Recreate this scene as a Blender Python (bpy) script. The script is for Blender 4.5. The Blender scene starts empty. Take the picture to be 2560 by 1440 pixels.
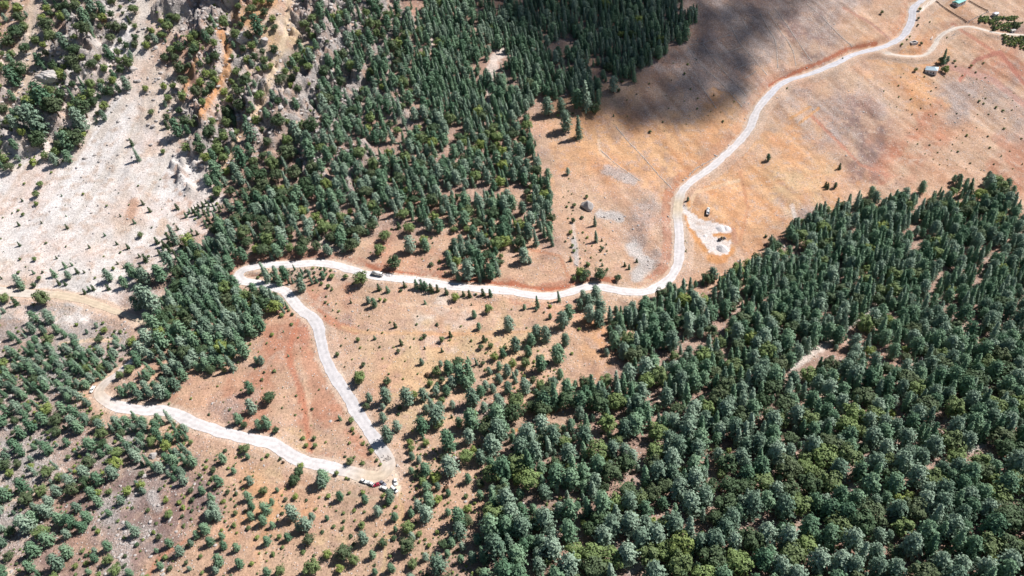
import bpy, bmesh, math, random
import numpy as np
from mathutils import Matrix, Vector
R = math.radians
rng = np.random.default_rng(7)
random.seed(7)
scn = bpy.context.scene
COL = scn.collection

# ------------------------------------------------------------------ camera
CAM = np.array([0.0, 0.0, 385.0]); PITCH = R(40); ROLL = R(10); FPX = 1730.0
fw = np.array([0, math.cos(PITCH), -math.sin(PITCH)])
r0 = np.array([1.0, 0, 0]); u0 = np.array([0, math.sin(PITCH), math.cos(PITCH)])
rt = math.cos(ROLL) * r0 - math.sin(ROLL) * u0
up = math.cos(ROLL) * u0 + math.sin(ROLL) * r0
cd = bpy.data.cameras.new('camera'); cam = bpy.data.objects.new('camera', cd); COL.objects.link(cam)
cd.sensor_width = 36; cd.lens = 36 * FPX / 2560; cd.clip_start = 1; cd.clip_end = 12000
cam.matrix_world = Matrix(((rt[0], up[0], -fw[0], CAM[0]), (rt[1], up[1], -fw[1], CAM[1]), (rt[2], up[2], -fw[2], CAM[2]), (0, 0, 0, 1)))
scn.camera = cam
# ------------------------------------------------------------------ sun and sky
SUN_EL = R(45); SUN_AZ = R(74)          # azimuth from +Y towards +X
sdir = np.array([math.sin(SUN_AZ) * math.cos(SUN_EL), math.cos(SUN_AZ) * math.cos(SUN_EL), math.sin(SUN_EL)])
w = bpy.data.worlds.new('World'); scn.world = w; w.use_nodes = True
nt = w.node_tree; nt.nodes.clear()
sky = nt.nodes.new('ShaderNodeTexSky'); sky.sky_type = 'NISHITA'; sky.sun_disc = False
sky.sun_elevation = SUN_EL; sky.sun_rotation = SUN_AZ; sky.altitude = 1500; sky.air_density = 1.0; sky.dust_density = 0.6
bg = nt.nodes.new('ShaderNodeBackground'); bg.inputs[1].default_value = 0.05
wo = nt.nodes.new('ShaderNodeOutputWorld'); nt.links.new(sky.outputs[0], bg.inputs[0]); nt.links.new(bg.outputs[0], wo.inputs[0])
sl = bpy.data.lights.new('sun', 'SUN'); sl.energy = 5.0; sl.angle = R(0.5); sl.color = (1.0, 0.955, 0.9)
so = bpy.data.objects.new('sun', sl); COL.objects.link(so)
so.rotation_euler = Vector(sdir).to_track_quat('Z', 'Y').to_euler()
scn.view_settings.view_transform = 'Standard'; scn.view_settings.look = 'None'
scn.view_settings.exposure = 0.42; scn.view_settings.gamma = 1.0
scn.cycles.max_bounces = 4; scn.cycles.diffuse_bounces = 2; scn.cycles.transparent_max_bounces = 64

# ------------------------------------------------------------------ noise
def h2(ix, iy, s):
    n = (ix.astype(np.int64) * 374761393 + iy.astype(np.int64) * 668265263 + s * 1274126177) & 0x7fffffff
    n = ((n ^ (n >> 13)) * 1274126177) & 0x7fffffff
    return ((n ^ (n >> 16)) & 0xffff) / 65535.0
def vn(x, y, s=0):
    x0 = np.floor(x); y0 = np.floor(y); fx = x - x0; fy = y - y0
    fx = fx * fx * (3 - 2 * fx); fy = fy * fy * (3 - 2 * fy)
    a = h2(x0, y0, s); b = h2(x0 + 1, y0, s); c = h2(x0, y0 + 1, s); d = h2(x0 + 1, y0 + 1, s)
    return a + (b - a) * fx + (c - a) * fy + (a - b - c + d) * fx * fy
def fbm(x, y, s=0, o=4):
    t = 0; a = .5; n = 0
    for i in range(o):
        t = t + a * vn(x * 2 ** i, y * 2 ** i, s + i * 17); n += a; a *= .5
    return t / n

# ------------------------------------------------------------------ pixel helpers
def ray(px, py):
    px = np.asarray(px, float); py = np.asarray(py, float)
    xc = (px - 1280) / FPX; yc = -(py - 720) / FPX
    return fw + xc[..., None] * rt + yc[..., None] * up      # unit depth
def proj(P):
    v = P - CAM; d = v @ fw; dd = np.maximum(d, 1.0)
    return 1280 + FPX * (v @ rt) / dd, 720 - FPX * (v @ up) / dd, d
# anchors: depth (m) at pixel rows/cols fix the shape of the valley
AX = [-150, 640, 1280, 1920, 2710]
ANC = {0: [592, 612, 690, 745, 765], 360: [545, 565, 600, 622, 632], 720: [480, 484, 492, 503, 508], 1080: [402, 402, 400, 396, 388], 1440: [346, 342, 336, 326, 312], -300: [640, 690, 800, 880, 900]}
ax = []; az = []
for y, ds in ANC.items():
    for x, d in zip(AX, ds):
        p = CAM + ray(x, y) * d; ax.append(p[:2]); az.append(p[2])
for p in [(-1700, 1700, 620), (-300, 2400, 430), (1500, 2200, 260), (-1800, 0, 320), (1900, 300, 60), (0, -900, 60), (-1500, -1200, 150), (1600, -1000, 40), (-400, 0, 90), (400, -50, 40), (0, 60, 62)]:
    ax.append(p[:2]); az.append(p[2])
ax = np.array(ax) / 500; az = np.array(az, float)
def tpk(r2): return np.where(r2 > 0, 0.5 * r2 * np.log(np.maximum(r2, 1e-12)), 0)
n = len(ax); K = tpk(((ax[:, None] - ax[None]) ** 2).sum(-1)) + np.eye(n) * 0.002
Pm = np.hstack([np.ones((n, 1)), ax]); A = np.block([[K, Pm], [Pm.T, np.zeros((3, 3))]])
cf = np.linalg.solve(A, np.concatenate([az, np.zeros(3)]))
def base_h(x, y):
    q = np.stack([x, y], -1) / 500; out = np.zeros(x.shape)
    for i in range(n): out += cf[i] * tpk(((q - ax[i]) ** 2).sum(-1))
    return out + cf[n] + cf[n + 1] * q[..., 0] + cf[n + 2] * q[..., 1]
# non-uniform grid: fine where the photo looks, coarse to the horizon
def axis(a, b, st, far):
    c = list(np.arange(a, b + st, st)); s = st
    while c[-1] < far: s *= 1.25; c.append(c[-1] + s)
    s = st
    while c[0] > -far: s *= 1.25; c.insert(0, c[0] - s)
    return np.array(c)
GX = axis(-560, 680, 1.35, 4500); GY = axis(120, 930, 1.35, 4500)
MX, MY = np.meshgrid(GX, GY)
cx_, cy_ = axis(-560, 680, 12, 4500), axis(120, 930, 12, 4500)
cmx, cmy = np.meshgrid(cx_, cy_); CH = base_h(cmx, cmy)
def bil(gx, gy, H, x, y):
    i = np.clip(np.searchsorted(gx, x) - 1, 0, len(gx) - 2); j = np.clip(np.searchsorted(gy, y) - 1, 0, len(gy) - 2)
    tx = np.clip((x - gx[i]) / (gx[i + 1] - gx[i]), 0, 1); ty = np.clip((y - gy[j]) / (gy[j + 1] - gy[j]), 0, 1)
    return (H[j, i] * (1 - tx) + H[j, i + 1] * tx) * (1 - ty) + (H[j + 1, i] * (1 - tx) + H[j + 1, i + 1] * tx) * ty
HH = bil(cx_, cy_, CH, MX, MY)
def height(x, y): return bil(GX, GY, HH, np.asarray(x, float), np.asarray(y, float))
def hit(px, py):
    r = ray(px, py); sh = r.shape[:-1]; r = r.reshape(-1, 3); t = np.full(len(r), 180.0); lo = t.copy(); done = np.zeros(len(r), bool)
    for k in range(560):
        a = ~done
        if not a.any(): break
        P = CAM + r[a] * t[a, None]; under = P[:, 2] < height(P[:, 0], P[:, 1])
        idx = np.where(a)[0]; done[idx[under]] = True; g = idx[~under]; lo[g] = t[g]; t[g] += 2.5
    hi = t.copy()
    for k in range(8):
        m = (lo + hi) / 2; P = CAM + r * m[:, None]; u = P[:, 2] < height(P[:, 0], P[:, 1]); hi = np.where(u, m, hi); lo = np.where(u, lo, m)
    P = CAM + r * hi[:, None]; P[:, 2] = height(P[:, 0], P[:, 1])
    return P.reshape(sh + (3,))
def hit1(px, py): return hit(np.array([float(px)]), np.array([float(py)]))[0]

# ------------------------------------------------------------------ soil classes every 80 px of the photograph
# soil class numbers: 0 white scree, 1 cream scree, 2 tan, 3 orange, 4 straw, 5 red, 6 mauve, 7 grey rock, 8 wood floor, 9 stony pink
CM = [
 [2, 1, 8, 7, 0, 1, 7, 7, 3, 1, 7, 7, 7, 8, 8, 8, 8, 8, 8, 8, 8, 8, 9, 9, 9, 9, 9, 2, 2, 2, 2, 2, 2],
 [2, 1, 7, 7, 0, 1, 7, 7, 3, 4, 7, 7, 7, 8, 8, 8, 8, 8, 8, 8, 8, 8, 9, 9, 9, 6, 9, 2, 2, 3, 2, 2, 6],
 [7, 1, 7, 7, 0, 1, 5, 7, 1, 1, 7, 7, 8, 8, 8, 8, 8, 8, 8, 8, 9, 9, 9, 9, 9, 2, 2, 2, 3, 3, 2, 5, 2],
 [7, 1, 7, 0, 0, 1, 7, 1, 7, 7, 7, 7, 7, 8, 8, 8, 8, 8, 8, 2, 2, 9, 9, 9, 2, 9, 2, 9, 2, 3, 9, 9, 2],
 [7, 7, 0, 0, 0, 1, 7, 7, 7, 7, 7, 8, 8, 8, 8, 8, 8, 2, 3, 3, 3, 3, 3, 3, 2, 3, 9, 6, 2, 5, 2, 2, 9],
 [1, 0, 0, 0, 0, 0, 7, 8, 8, 8, 7, 7, 8, 8, 8, 8, 8, 2, 3, 3, 3, 3, 3, 2, 3, 3, 2, 6, 5, 2, 2, 2, 5],
 [0, 0, 0, 0, 0, 0, 0, 8, 8, 8, 8, 8, 8, 8, 8, 8, 8, 2, 2, 2, 2, 3, 3, 3, 3, 4, 3, 2, 2, 2, 2, 2, 2],
 [0, 0, 0, 0, 1, 0, 0, 8, 8, 8, 8, 8, 8, 8, 2, 2, 2, 8, 2, 2, 9, 2, 3, 3, 3, 9, 2, 2, 8, 8, 8, 8, 8],
 [0, 0, 0, 0, 0, 0, 8, 8, 8, 8, 1, 2, 5, 2, 5, 2, 2, 2, 2, 2, 2, 9, 2, 2, 2, 8, 8, 8, 8, 8, 8, 8, 8],
 [1, 0, 0, 0, 0, 8, 8, 8, 2, 2, 5, 2, 2, 2, 2, 2, 2, 2, 2, 2, 2, 2, 2, 2, 8, 8, 8, 8, 8, 8, 8, 8, 8],
 [7, 7, 7, 7, 8, 8, 8, 2, 2, 5, 6, 2, 2, 2, 1, 2, 4, 2, 2, 2, 8, 8, 8, 8, 8, 8, 8, 8, 8, 8, 8, 8, 8],
 [7, 8, 7, 7, 8, 8, 2, 2, 2, 5, 2, 2, 4, 4, 4, 4, 4, 2, 2, 3, 8, 8, 8, 8, 8, 8, 8, 8, 8, 8, 8, 8, 8],
 [9, 8, 7, 2, 8, 2, 2, 2, 5, 2, 2, 2, 2, 4, 4, 2, 2, 2, 2, 8, 8, 8, 8, 8, 8, 8, 8, 8, 8, 8, 8, 8, 8],
 [9, 7, 9, 2, 9, 2, 2, 9, 5, 2, 5, 2, 2, 4, 2, 9, 2, 2, 8, 8, 8, 8, 8, 8, 8, 8, 8, 8, 8, 8, 8, 8, 8],
 [7, 7, 9, 9, 7, 2, 2, 2, 2, 4, 2, 2, 2, 2, 2, 2, 8, 8, 8, 8, 8, 8, 8, 8, 8, 8, 8, 8, 8, 8, 8, 8, 8],
 [7, 9, 8, 6, 6, 9, 6, 2, 3, 2, 2, 2, 2, 2, 2, 2, 8, 8, 8, 8, 8, 8, 8, 8, 8, 8, 8, 8, 8, 8, 8, 8, 8],
 [7, 9, 8, 6, 7, 6, 6, 2, 3, 3, 2, 2, 2, 2, 2, 2, 8, 8, 8, 8, 8, 8, 8, 8, 8, 8, 8, 8, 8, 8, 8, 8, 8],
 [9, 9, 8, 9, 7, 6, 2, 2, 3, 2, 2, 4, 2, 2, 2, 8, 8, 8, 8, 8, 8, 8, 8, 8, 8, 8, 8, 8, 8, 8, 8, 8, 8],
 [9, 8, 6, 2, 7, 2, 2, 2, 2, 2, 2, 2, 2, 2, 8, 8, 8, 8, 8, 8, 8, 8, 8, 8, 8, 8, 8, 8, 8, 8, 8, 8, 8]]
CLS = dict(W=(.65, .605, .58), w=(.59, .50, .43), T=(.49, .335, .24), O=(.53, .315, .18), Y=(.53, .385, .245), R=(.42, .22, .15), D=(.26, .185, .17), G=(.44, .405, .39), B=(.36, .255, .21), S=(.43, .34, .305))
ROCKY = dict(W=.14, w=.3, T=.25, O=.12, Y=.2, R=.12, D=.45, G=1.0, B=.35, S=1.0)
TUFT = dict(W=.04, w=.1, T=.45, O=.35, Y=.6, R=.25, D=.5, G=.4, B=.8, S=.5)
KEY = list(CLS)
grid = np.array(CM)
def cls_w(px, py):
    qx = px + (fbm(px / 70, py / 70, 5) - .5) * 120; qy = py + (fbm(px / 70, py / 70, 9) - .5) * 120
    gx = np.clip(qx / 80, 0, 31.999); gy = np.clip(qy / 80, 0, 17.999)
    i = gx.astype(int); j = gy.astype(int); tx = gx - i; ty = gy - j
    out = []
    for k in range(len(KEY)):
        m = (grid == k).astype(float)
        wv = (m[j, i] * (1 - tx) + m[j, i + 1] * tx) * (1 - ty) + (m[j + 1, i] * (1 - tx) + m[j + 1, i + 1] * tx) * ty
        out.append(wv * (0.35 + fbm(px / 38 + k * 31, py / 38, k)) ** 7)
    o = np.stack(out, -1); return o / np.maximum(o.sum(-1, keepdims=True), 1e-6)

def pix_of(x, y, z):
    P = np.stack([x, y, z], -1); u, v, d = proj(P)
    u = np.where(d < 50, 1280, u); v = np.where(d < 50, 1500, v)
    return np.clip(u, -400, 2960), np.clip(v, -600, 1900)
VX, VY = pix_of(MX, MY, HH)
CW = cls_w(VX, VY)
wG = CW[..., KEY.index('G')] + .06 * CW[..., KEY.index('w')]; wB = CW[..., KEY.index('B')]; wW = CW[..., KEY.index('W')]
mount = np.clip((1150 - VX) / 350, 0, 1) * np.clip((700 - VY) / 250, 0, 1)
# gullies on the mountain run with the slope
ga = CAM + ray(720, 0) * 615; gb = CAM + ray(590, 340) * 560; gd = (gb - ga)[:2]; gd /= np.linalg.norm(gd); gp = np.array([-gd[1], gd[0]])
U = MX * gp[0] + MY * gp[1]; V = MX * gd[0] + MY * gd[1]
Uw = U + (fbm(MX / 60, MY / 60, 3) - .5) * 30
rid = 1 - np.abs(2 * fbm(Uw / 30, V / 110, 40, 4) - 1); rid2 = 1 - np.abs(2 * fbm(MX / 11, MY / 11, 50, 3) - 1)
vis = (MX > -700) & (MX < 800) & (MY > 60) & (MY < 1100)
rid3 = 1 - np.abs(2 * fbm(MX / 5, MY / 5, 57, 2) - 1)
sst = lambda q, a, b_: (lambda t: t * t * (3 - 2 * t))(np.clip((q - a) / (b_ - a), 0, 1))
wGc = np.clip(wG * 1.6, 0, 1)
rel = mount * wGc * (10 * (sst(fbm(Uw / 24, V / 75, 140, 3), .46, .53) - .5) + 6 * (sst(fbm(U / 11, V / 22, 150, 3), .47, .54) - .5) + 2.5 * (sst(fbm(MX / 5, MY / 5, 160, 2), .45, .55) - .5))
rel += mount * wG * ((rid - .8) * 22 + (rid2 - .75) * 5 + (rid3 - .75) * 6 + (np.abs(2 * fbm(Uw / 4, V / 9, 61, 3) - 1)) * 4) + mount * wW * (fbm(Uw / 9, V / 50, 60) - .5) * 1.6
rel += (1 - mount) * (fbm(MX / 45, MY / 45, 70) - .5) * 5 + (fbm(MX / 10, MY / 10, 80) - .5) * (0.7 + 1.6 * wB + 1.5 * wG)
rel += np.where(vis, 0, (fbm(MX / 160, MY / 160, 90) - .5) * 60) * np.clip((np.hypot(MX, MY - 500) - 700) / 600, 0, 1)
HH = HH + rel

# ------------------------------------------------------------------ roads: pixel centre lines
MAIN = [(2372, -45), (2335, -18), (2307, 0), (2283, 20), (2279, 53), (2257, 90), (2220, 113), (2180, 125), (2133, 137), (2080, 163), (2020, 187), (1960, 205), (1922, 238), (1890, 280), (1876, 317), (1840, 363), (1780, 417), (1725, 456), (1701, 487), (1694, 530), (1699, 597), (1693, 665), (1673, 697), (1640, 720), (1597, 730), (1547, 727), (1493, 715), (1455, 720), (1413, 735), (1363, 741), (1313, 735), (1273, 728), (1207, 722), (1140, 717), (1073, 705), (1007, 697), (940, 690), (890, 678), (840, 663), (790, 657), (723, 662), (673, 663), (635, 665), (604, 673), (594, 690), (608, 703), (640, 708), (680, 717), (712, 729), (730, 747), (745, 768), (773, 787), (792, 808), (800, 840), (808, 880), (827, 923), (853, 965), (880, 1010), (913, 1060), (940, 1103), (962, 1137), (973, 1162), (968, 1183), (945, 1194), (907, 1190), (867, 1177), (820, 1167), (773, 1157), (727, 1140), (690, 1113), (660, 1102), (633, 1099), (567, 1083), (500, 1062), (443, 1037), (400, 1026), (350, 1025), (300, 1017), (262, 1001), (245, 980), (255, 960), (282, 941), (320, 913), (353, 880), (370, 853), (374, 826), (358, 802), (320, 790), (267, 770), (213, 751), (150, 738), (67, 733), (0, 727), (-90, 712)]
SIDE = [(2168, 130), (2187, 128), (2237, 137), (2287, 142), (2318, 136), (2337, 113), (2350, 90), (2380, 73), (2420, 65), (2453, 73), (2493, 83), (2537, 86), (2600, 90)]
SIDE2 = [(2281, 46), (2289, 38), (2313, 18), (2340, -3), (2375, -30)]
def line_world(pl, step=2.0):
    P = hit(*np.array(pl, float).T); pts = []
    for i in range(len(P) - 1):
        p0, p1, p2, p3 = P[max(i - 1, 0)], P[i], P[i + 1], P[min(i + 2, len(P) - 1)]
        m = max(2, int(np.linalg.norm(p2 - p1) / step))
        for k in range(m):
            t = k / m; pts.append(.5 * ((2 * p1) + (p2 - p0) * t + (2 * p0 - 5 * p1 + 4 * p2 - p3) * t * t + (3 * p1 - p0 - 3 * p2 + p3) * t ** 3))
    pts.append(P[-1]); pts = np.array(pts); z = height(pts[:, 0], pts[:, 1])
    k = 13; zp = np.pad(z, k, mode='edge'); ker = np.hanning(2 * k + 1); ker /= ker.sum()
    pts[:, 2] = np.convolve(zp, ker, 'valid'); 
    for a in (0, 1):
        q = np.pad(pts[:, a], 2, mode='edge'); pts[:, a] = (q[:-4] + q[1:-3] * 2 + q[2:-2] * 3 + q[3:-1] * 2 + q[4:]) / 9
    return pts
ROADS = [(line_world(MAIN), 3.65), (line_world(SIDE), 2.3), (line_world(SIDE2), 1.7)]
def nearest(X, Y, L):      # distance and height of nearest centre-line point, cell-bucketed
    D = np.full(X.shape, 1e9); Z = np.zeros(X.shape); S = np.zeros(X.shape)
    for i, p in enumerate(L):
        a, b = np.searchsorted(GX, [p[0] - 16, p[0] + 16]); c, d = np.searchsorted(GY, [p[1] - 16, p[1] + 16])
        if b <= a or d <= c: continue
        sx = X[c:d, a:b]; sy = Y[c:d, a:b]; q = (sx - p[0]) ** 2 + (sy - p[1]) ** 2
        m = q < D[c:d, a:b]; D[c:d, a:b][m] = q[m]; Z[c:d, a:b][m] = p[2]; S[c:d, a:b][m] = i
    return np.sqrt(D), Z, S
CUT = np.zeros(MX.shape); FILL = np.zeros(MX.shape)
RD = []
for L, hw in ROADS[::-1]:
    D, Z, S = nearest(MX, MY, L); RD.append((D, hw, S, len(L)))
    t = np.clip((D - hw - 1.6) / 6.5, 0, 1); t = t * t * (3 - 2 * t)
    Hb = HH.copy(); HH = np.where(D < 15, (Z - .14) * (1 - t) + HH * t, HH); CUT = np.maximum(CUT, np.where((D < 13) & (D > hw), Hb - Z, 0)); FILL = np.maximum(FILL, np.where((D < 11) & (D > hw), Z - Hb, 0))
RD = RD[::-1]
def inpoly(px, py, poly):
    c = np.zeros(np.shape(px), bool); m = len(poly)
    for i in range(m):
        x1, y1 = poly[i]; x2, y2 = poly[(i + 1) % m]
        if y1 == y2: continue
        c ^= ((y1 > py) != (y2 > py)) & (px < (x2 - x1) * (py - y1) / (y2 - y1) + x1)
    return c
PLAZA = [(957, 1150), (985, 1150), (996, 1185), (1002, 1222), (998, 1240), (978, 1236), (950, 1222), (915, 1213), (890, 1205), (880, 1196), (915, 1182), (945, 1178), (955, 1166)]
YARD1 = [(1702, 508), (1722, 525), (1747, 547), (1773, 553), (1785, 556), (1813, 560), (1830, 568), (1829, 582), (1800, 584), (1780, 591), (1800, 596), (1828, 603), (1829, 620), (1818, 634), (1803, 638), (1785, 635), (1768, 622), (1755, 607), (1735, 577), (1720, 555), (1708, 530)]
VX, VY = pix_of(MX, MY, HH)
for poly in (PLAZA, YARD1):
    m = inpoly(VX, VY, poly); 
    if m.any():
        A_ = np.c_[MX[m], MY[m], np.ones(m.sum())]; s, *_ = np.linalg.lstsq(A_, HH[m], rcond=None)
        pl = s[0] * MX + s[1] * MY + s[2]; HH[m] = (pl[m] + HH[m] * .3) / 1.3
        D = RD[0][0]; hw = RD[0][1]; t = np.clip((D - hw - 1.6) / 6.5, 0, 1)

# soil colour
soil = CW @ np.array([CLS[k] for k in KEY]); rocky = CW @ np.array([ROCKY[k] for k in KEY]); tuft = CW @ np.array([TUFT[k] for k in KEY])
stk = fbm(U / 4.5, V / 80, 210, 4); wWs = CW[..., KEY.index('W')] * mount
soil = soil * (1 + ((stk - .5) * .5 * wWs)[..., None] * np.array([.8, 1.0, 1.3]))
fa = CAM + ray(1540, 317) * 640; fb = CAM + ray(1680, 473) * 590; fd = (fb - fa)[:2]; fd /= np.linalg.norm(fd)
Uf = MX * -fd[1] + MY * fd[0]; Vf = MX * fd[0] + MY * fd[1]; st2 = fbm(Uf / 5, Vf / 55, 220, 4); fl = np.clip((VX - 1300) / 300, 0, 1)
soil = soil * (1 + ((st2 - .5) * .75 * fl)[..., None] * np.array([.7, 1.0, 1.2])); tuft = tuft * (1 + (fbm(MX / 22, MY / 22, 230) - .5) * 2.4).clip(.1, 2)
def blend(m, c, r=None, t=None):
    global soil, rocky, tuft
    soil = soil * (1 - m[..., None]) + np.array(c) * m[..., None]
    if r is not None: rocky = rocky * (1 - m) + r * m
    if t is not None: tuft = tuft * (1 - m) + t * m
CREAM = (.62, .51, .41); WHITE = (.66, .625, .63); RED = (.36, .14, .085); ORG = (.50, .25, .11); PALE = (.64, .57, .52)
def seg_d(px, py, pl):
    D = np.full(px.shape, 1e9)
    for (x1, y1), (x2, y2) in zip(pl[:-1], pl[1:]):
        dx, dy = x2 - x1, y2 - y1; t = np.clip(((px - x1) * dx + (py - y1) * dy) / (dx * dx + dy * dy + 1e-9), 0, 1)
        D = np.minimum(D, np.hypot(px - x1 - t * dx, py - y1 - t * dy))
    return D
STROKES = [
 ((.40, .19, .13), 3, .1, .1, [(728, 840), (716, 880), (722, 915), (742, 965), (748, 1010)]), ((.56, .38, .27), 2.5, .1, .1, [(762, 880), (760, 930), (770, 990), (778, 1060)]), ((.57, .42, .31), 2.2, .1, .1, [(925, 745), (1000, 760), (1100, 765), (1250, 790)]), ((.56, .40, .28), 2.2, .1, .1, [(1330, 820), (1420, 800), (1500, 790)]),
 ((.58, .42, .30), 2.5, .1, .1, [(1497, 350), (1500, 380), (1545, 420)]), ((.42, .23, .15), 2.5, .1, .1, [(1310, 620), (1400, 640), (1420, 690)]), ((.58, .5, .44), 3, .5, .1, [(1432, 560), (1440, 620), (1441, 660)]), ((.42, .22, .16), 3, .1, .1, [(2030, 290), (2100, 360), (2150, 410), (2220, 440)]), ((.42, .22, .16), 4, .1, .1, [(2380, 60), (2470, 120), (2560, 190)]), ((.40, .24, .19), 3, .2, .1, [(2110, 20), (2180, 60), (2225, 98)]),
 ((.42, .23, .16), 3, .1, .2, [(1000, 1240), (1012, 1290), (1020, 1330)]), ((.55, .42, .31), 2.5, .1, .2, [(690, 1200), (790, 1230), (900, 1240), (980, 1250)]), ((.55, .42, .31), 2.5, .1, .2, [(560, 1160), (640, 1300), (660, 1440)]), ((.5, .33, .25), 2.5, .2, .2, [(430, 1140), (480, 1220), (440, 1330)]), ((.57, .42, .29), 3, .1, .1, [(1720, 520), (1740, 480), (1850, 450)]), ((.45, .25, .15), 3, .1, .1, [(1850, 430), (1870, 520), (1850, 600)]),
 (CREAM, 9, .1, .05, [(83, -10), (70, 100), (73, 187), (37, 240), (10, 290)]), (PALE, 13, .2, .03, [(365, -10), (347, 130), (338, 190), (320, 240), (250, 340)]),
 ((.60, .47, .34), 11, .1, .05, [(723, -10), (717, 83), (680, 183), (650, 270), (600, 330), (560, 420)]), ((.50, .27, .13), 13, .1, .1, [(545, 70), (568, 110), (567, 180), (525, 250), (497, 290)]),
 ((.46, .26, .14), 8, .1, .1, [(490, 150), (470, 200), (455, 250)]), ((.42, .22, .13), 10, .2, .1, [(250, 30), (265, 60)]), ((.5, .32, .19), 16, .2, .1, [(590, 40), (640, 20), (700, -10)]),
 ((.48, .33, .25), 17, .3, .1, [(335, 510), (325, 540)]), ((.54, .42, .34), 14, .3, .1, [(410, 555), (400, 580)]), (PALE, 16, .3, .0, [(1225, 190), (1235, 150), (1255, 130)]), (PALE, 8, .3, 0, [(1078, 85), (1080, 120)]), (PALE, 7, .3, 0, [(1222, 200), (1222, 260)]),
 (RED, 6, .1, .1, [(917, 662), (960, 680), (1000, 684), (1060, 692), (1120, 702), (1190, 705), (1275, 712)]), (RED, 8, .1, .1, [(1280, 708), (1330, 721), (1380, 726), (1430, 715), (1470, 705)]), (RED, 9, .1, .1, [(1505, 697), (1535, 700)]),
 (RED, 5, .1, .1, [(1925, 215), (1990, 180), (2060, 152), (2120, 122), (2190, 108)]), (ORG, 6, .1, .1, [(1712, 480), (1722, 510)]), (ORG, 7, .1, .1, [(1712, 545), (1735, 590), (1762, 625)]), (ORG, 12, .05, .05, [(1775, 645), (1805, 650), (1830, 625)]),
 ((.44, .25, .17), 9, .3, .1, [(1832, 575), (1838, 605)]), (ORG, 5, .1, .1, [(1688, 560), (1690, 640)]), ((.42, .2, .13), 12, .1, .2, [(800, 785), (850, 815), (890, 826)]), ((.52, .33, .2), 5, .1, .2, [(855, 818), (923, 833), (1007, 832), (1120, 836), (1273, 832), (1400, 822)]),
 ((.44, .2, .13), 6, .1, .1, [(745, 800), (735, 840), (722, 880), (727, 907), (747, 960), (755, 985), (763, 1040), (772, 1100), (776, 1135)]), ((.46, .26, .18), 24, .1, .2, [(770, 900), (790, 960), (810, 1010)]), (RED, 5, .2, .1, [(470, 1042), (520, 1056), (600, 1076), (650, 1086)]),
 ((.40, .2, .14), 12, .2, .2, [(870, 985), (890, 1040), (920, 1080)]), ((.52, .38, .23), 5, .2, .3, [(1000, 1235), (1007, 1290), (980, 1330), (962, 1360), (957, 1440)]), ((.46, .24, .16), 7, .2, .2, [(467, 1350), (400, 1393), (362, 1450)]), (CREAM, 9, .1, .1, [(-10, 930), (40, 912), (78, 896)]), (CREAM, 9, .2, .1, [(0, 1255), (60, 1238), (112, 1225)]),
 (CREAM, 14, .1, .1, [(-10, 1415), (25, 1435)]), (PALE, 6, .5, .0, [(2110, 825), (2150, 792), (2235, 738)]), (PALE, 12, .5, .0, [(1975, 920), (2030, 885), (2080, 850)]), (PALE, 12, .5, 0, [(1575, 1425), (1605, 1410)]), (PALE, 6, .5, 0, [(1480, 1395), (1540, 1362)]), (PALE, 7, .5, .1, [(2365, 1050), (2400, 1035)]), (PALE, 9, .6, .1, [(2410, 1130), (2460, 1110)]), (PALE, 6, .3, .1, [(2090, 1230), (2160, 1208)]),
 (ORG, 8, .1, .1, [(1370, 1030), (1395, 1025)]), (ORG, 5, .1, .1, [(1282, 1080), (1295, 1075)]), ((.55, .51, .49), 14, 1, .1, [(1500, 535), (1550, 545)]), ((.55, .51, .49), 20, .8, .1, [(1580, 620), (1620, 660), (1590, 690)]), ((.5, .46, .44), 9, 1, .1, [(1435, 600), (1442, 660)]), ((.52, .47, .45), 16, 1, .1, [(1520, 425), (1580, 450)]),
 ((.5, .28, .14), 2.6, .1, .2, [(1978, 295), (2026, 267)]), ((.5, .28, .14), 2.6, .1, .2, [(2000, 307), (2046, 271)]), (PALE, 7, .6, .1, [(1980, 515), (1990, 550)]), ((.5, .46, .44), 16, 1, .1, [(380, 1235), (395, 1270)]), (CREAM, 8, .2, .1, [(1650, 1000), (1660, 1010)]),
 ((.56, .45, .34), 5, .2, .1, [(150, 860), (230, 850), (300, 850)]), ((.37, .17, .13), 5, .1, .2, [(2400, 200), (2440, 150), (2500, 130), (2560, 210)]), ((.42, .26, .22), 10, .2, .2, [(2360, 160), (2480, 200), (2560, 260)])]
nz = fbm(MX / 4, MY / 4, 33)
blend(np.clip((CUT + (nz - .5) * 2.2 - .1) / .5, 0, 1) * np.where(VX > 1700, .25, .62) * np.clip((VX - 380) / 60, 0, 1), (.37, .17, .115), .2, .05); blend(np.clip((FILL + (nz - .5) * 2.2 - .1) / .5, 0, 1) * .7, (.52, .39, .31), .5, .1)
for c, wd, r_, t_, pl in STROKES:
    wd = wd * 1.7 if wd <= 3 and c[0] > .4 else wd * 1.3 if wd <= 6 else wd; D = seg_d(VX, VY, pl) + (nz - .5) * wd * .9; blend(np.clip((wd - D) / (wd * .45), 0, 1) * .9, c, r_, t_)
for k, (D, hw, S, nL) in enumerate(RD):
    sh = 1.5 if k == 0 else .6
    blend(np.clip((hw + sh + 1.2 + (nz - .5) * 3 - D) / 1.0, 0, 1), (.57, .44, .35), .2, .02)
m = np.clip(((nz - .5) * 3 + 1.2) * 2, 0, 1) * inpoly(VX, VY, PLAZA); blend(m, CREAM, 0, 0)
m = inpoly(VX + (fbm(VX / 9, VY / 9, 71) - .5) * 14, VY + (fbm(VX / 9, VY / 9, 72) - .5) * 14, YARD1) * 1.0; blend(m * np.clip(.35 + nz * 1.2, 0, 1), (.60, .55, .53), .1, 0)
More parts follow.
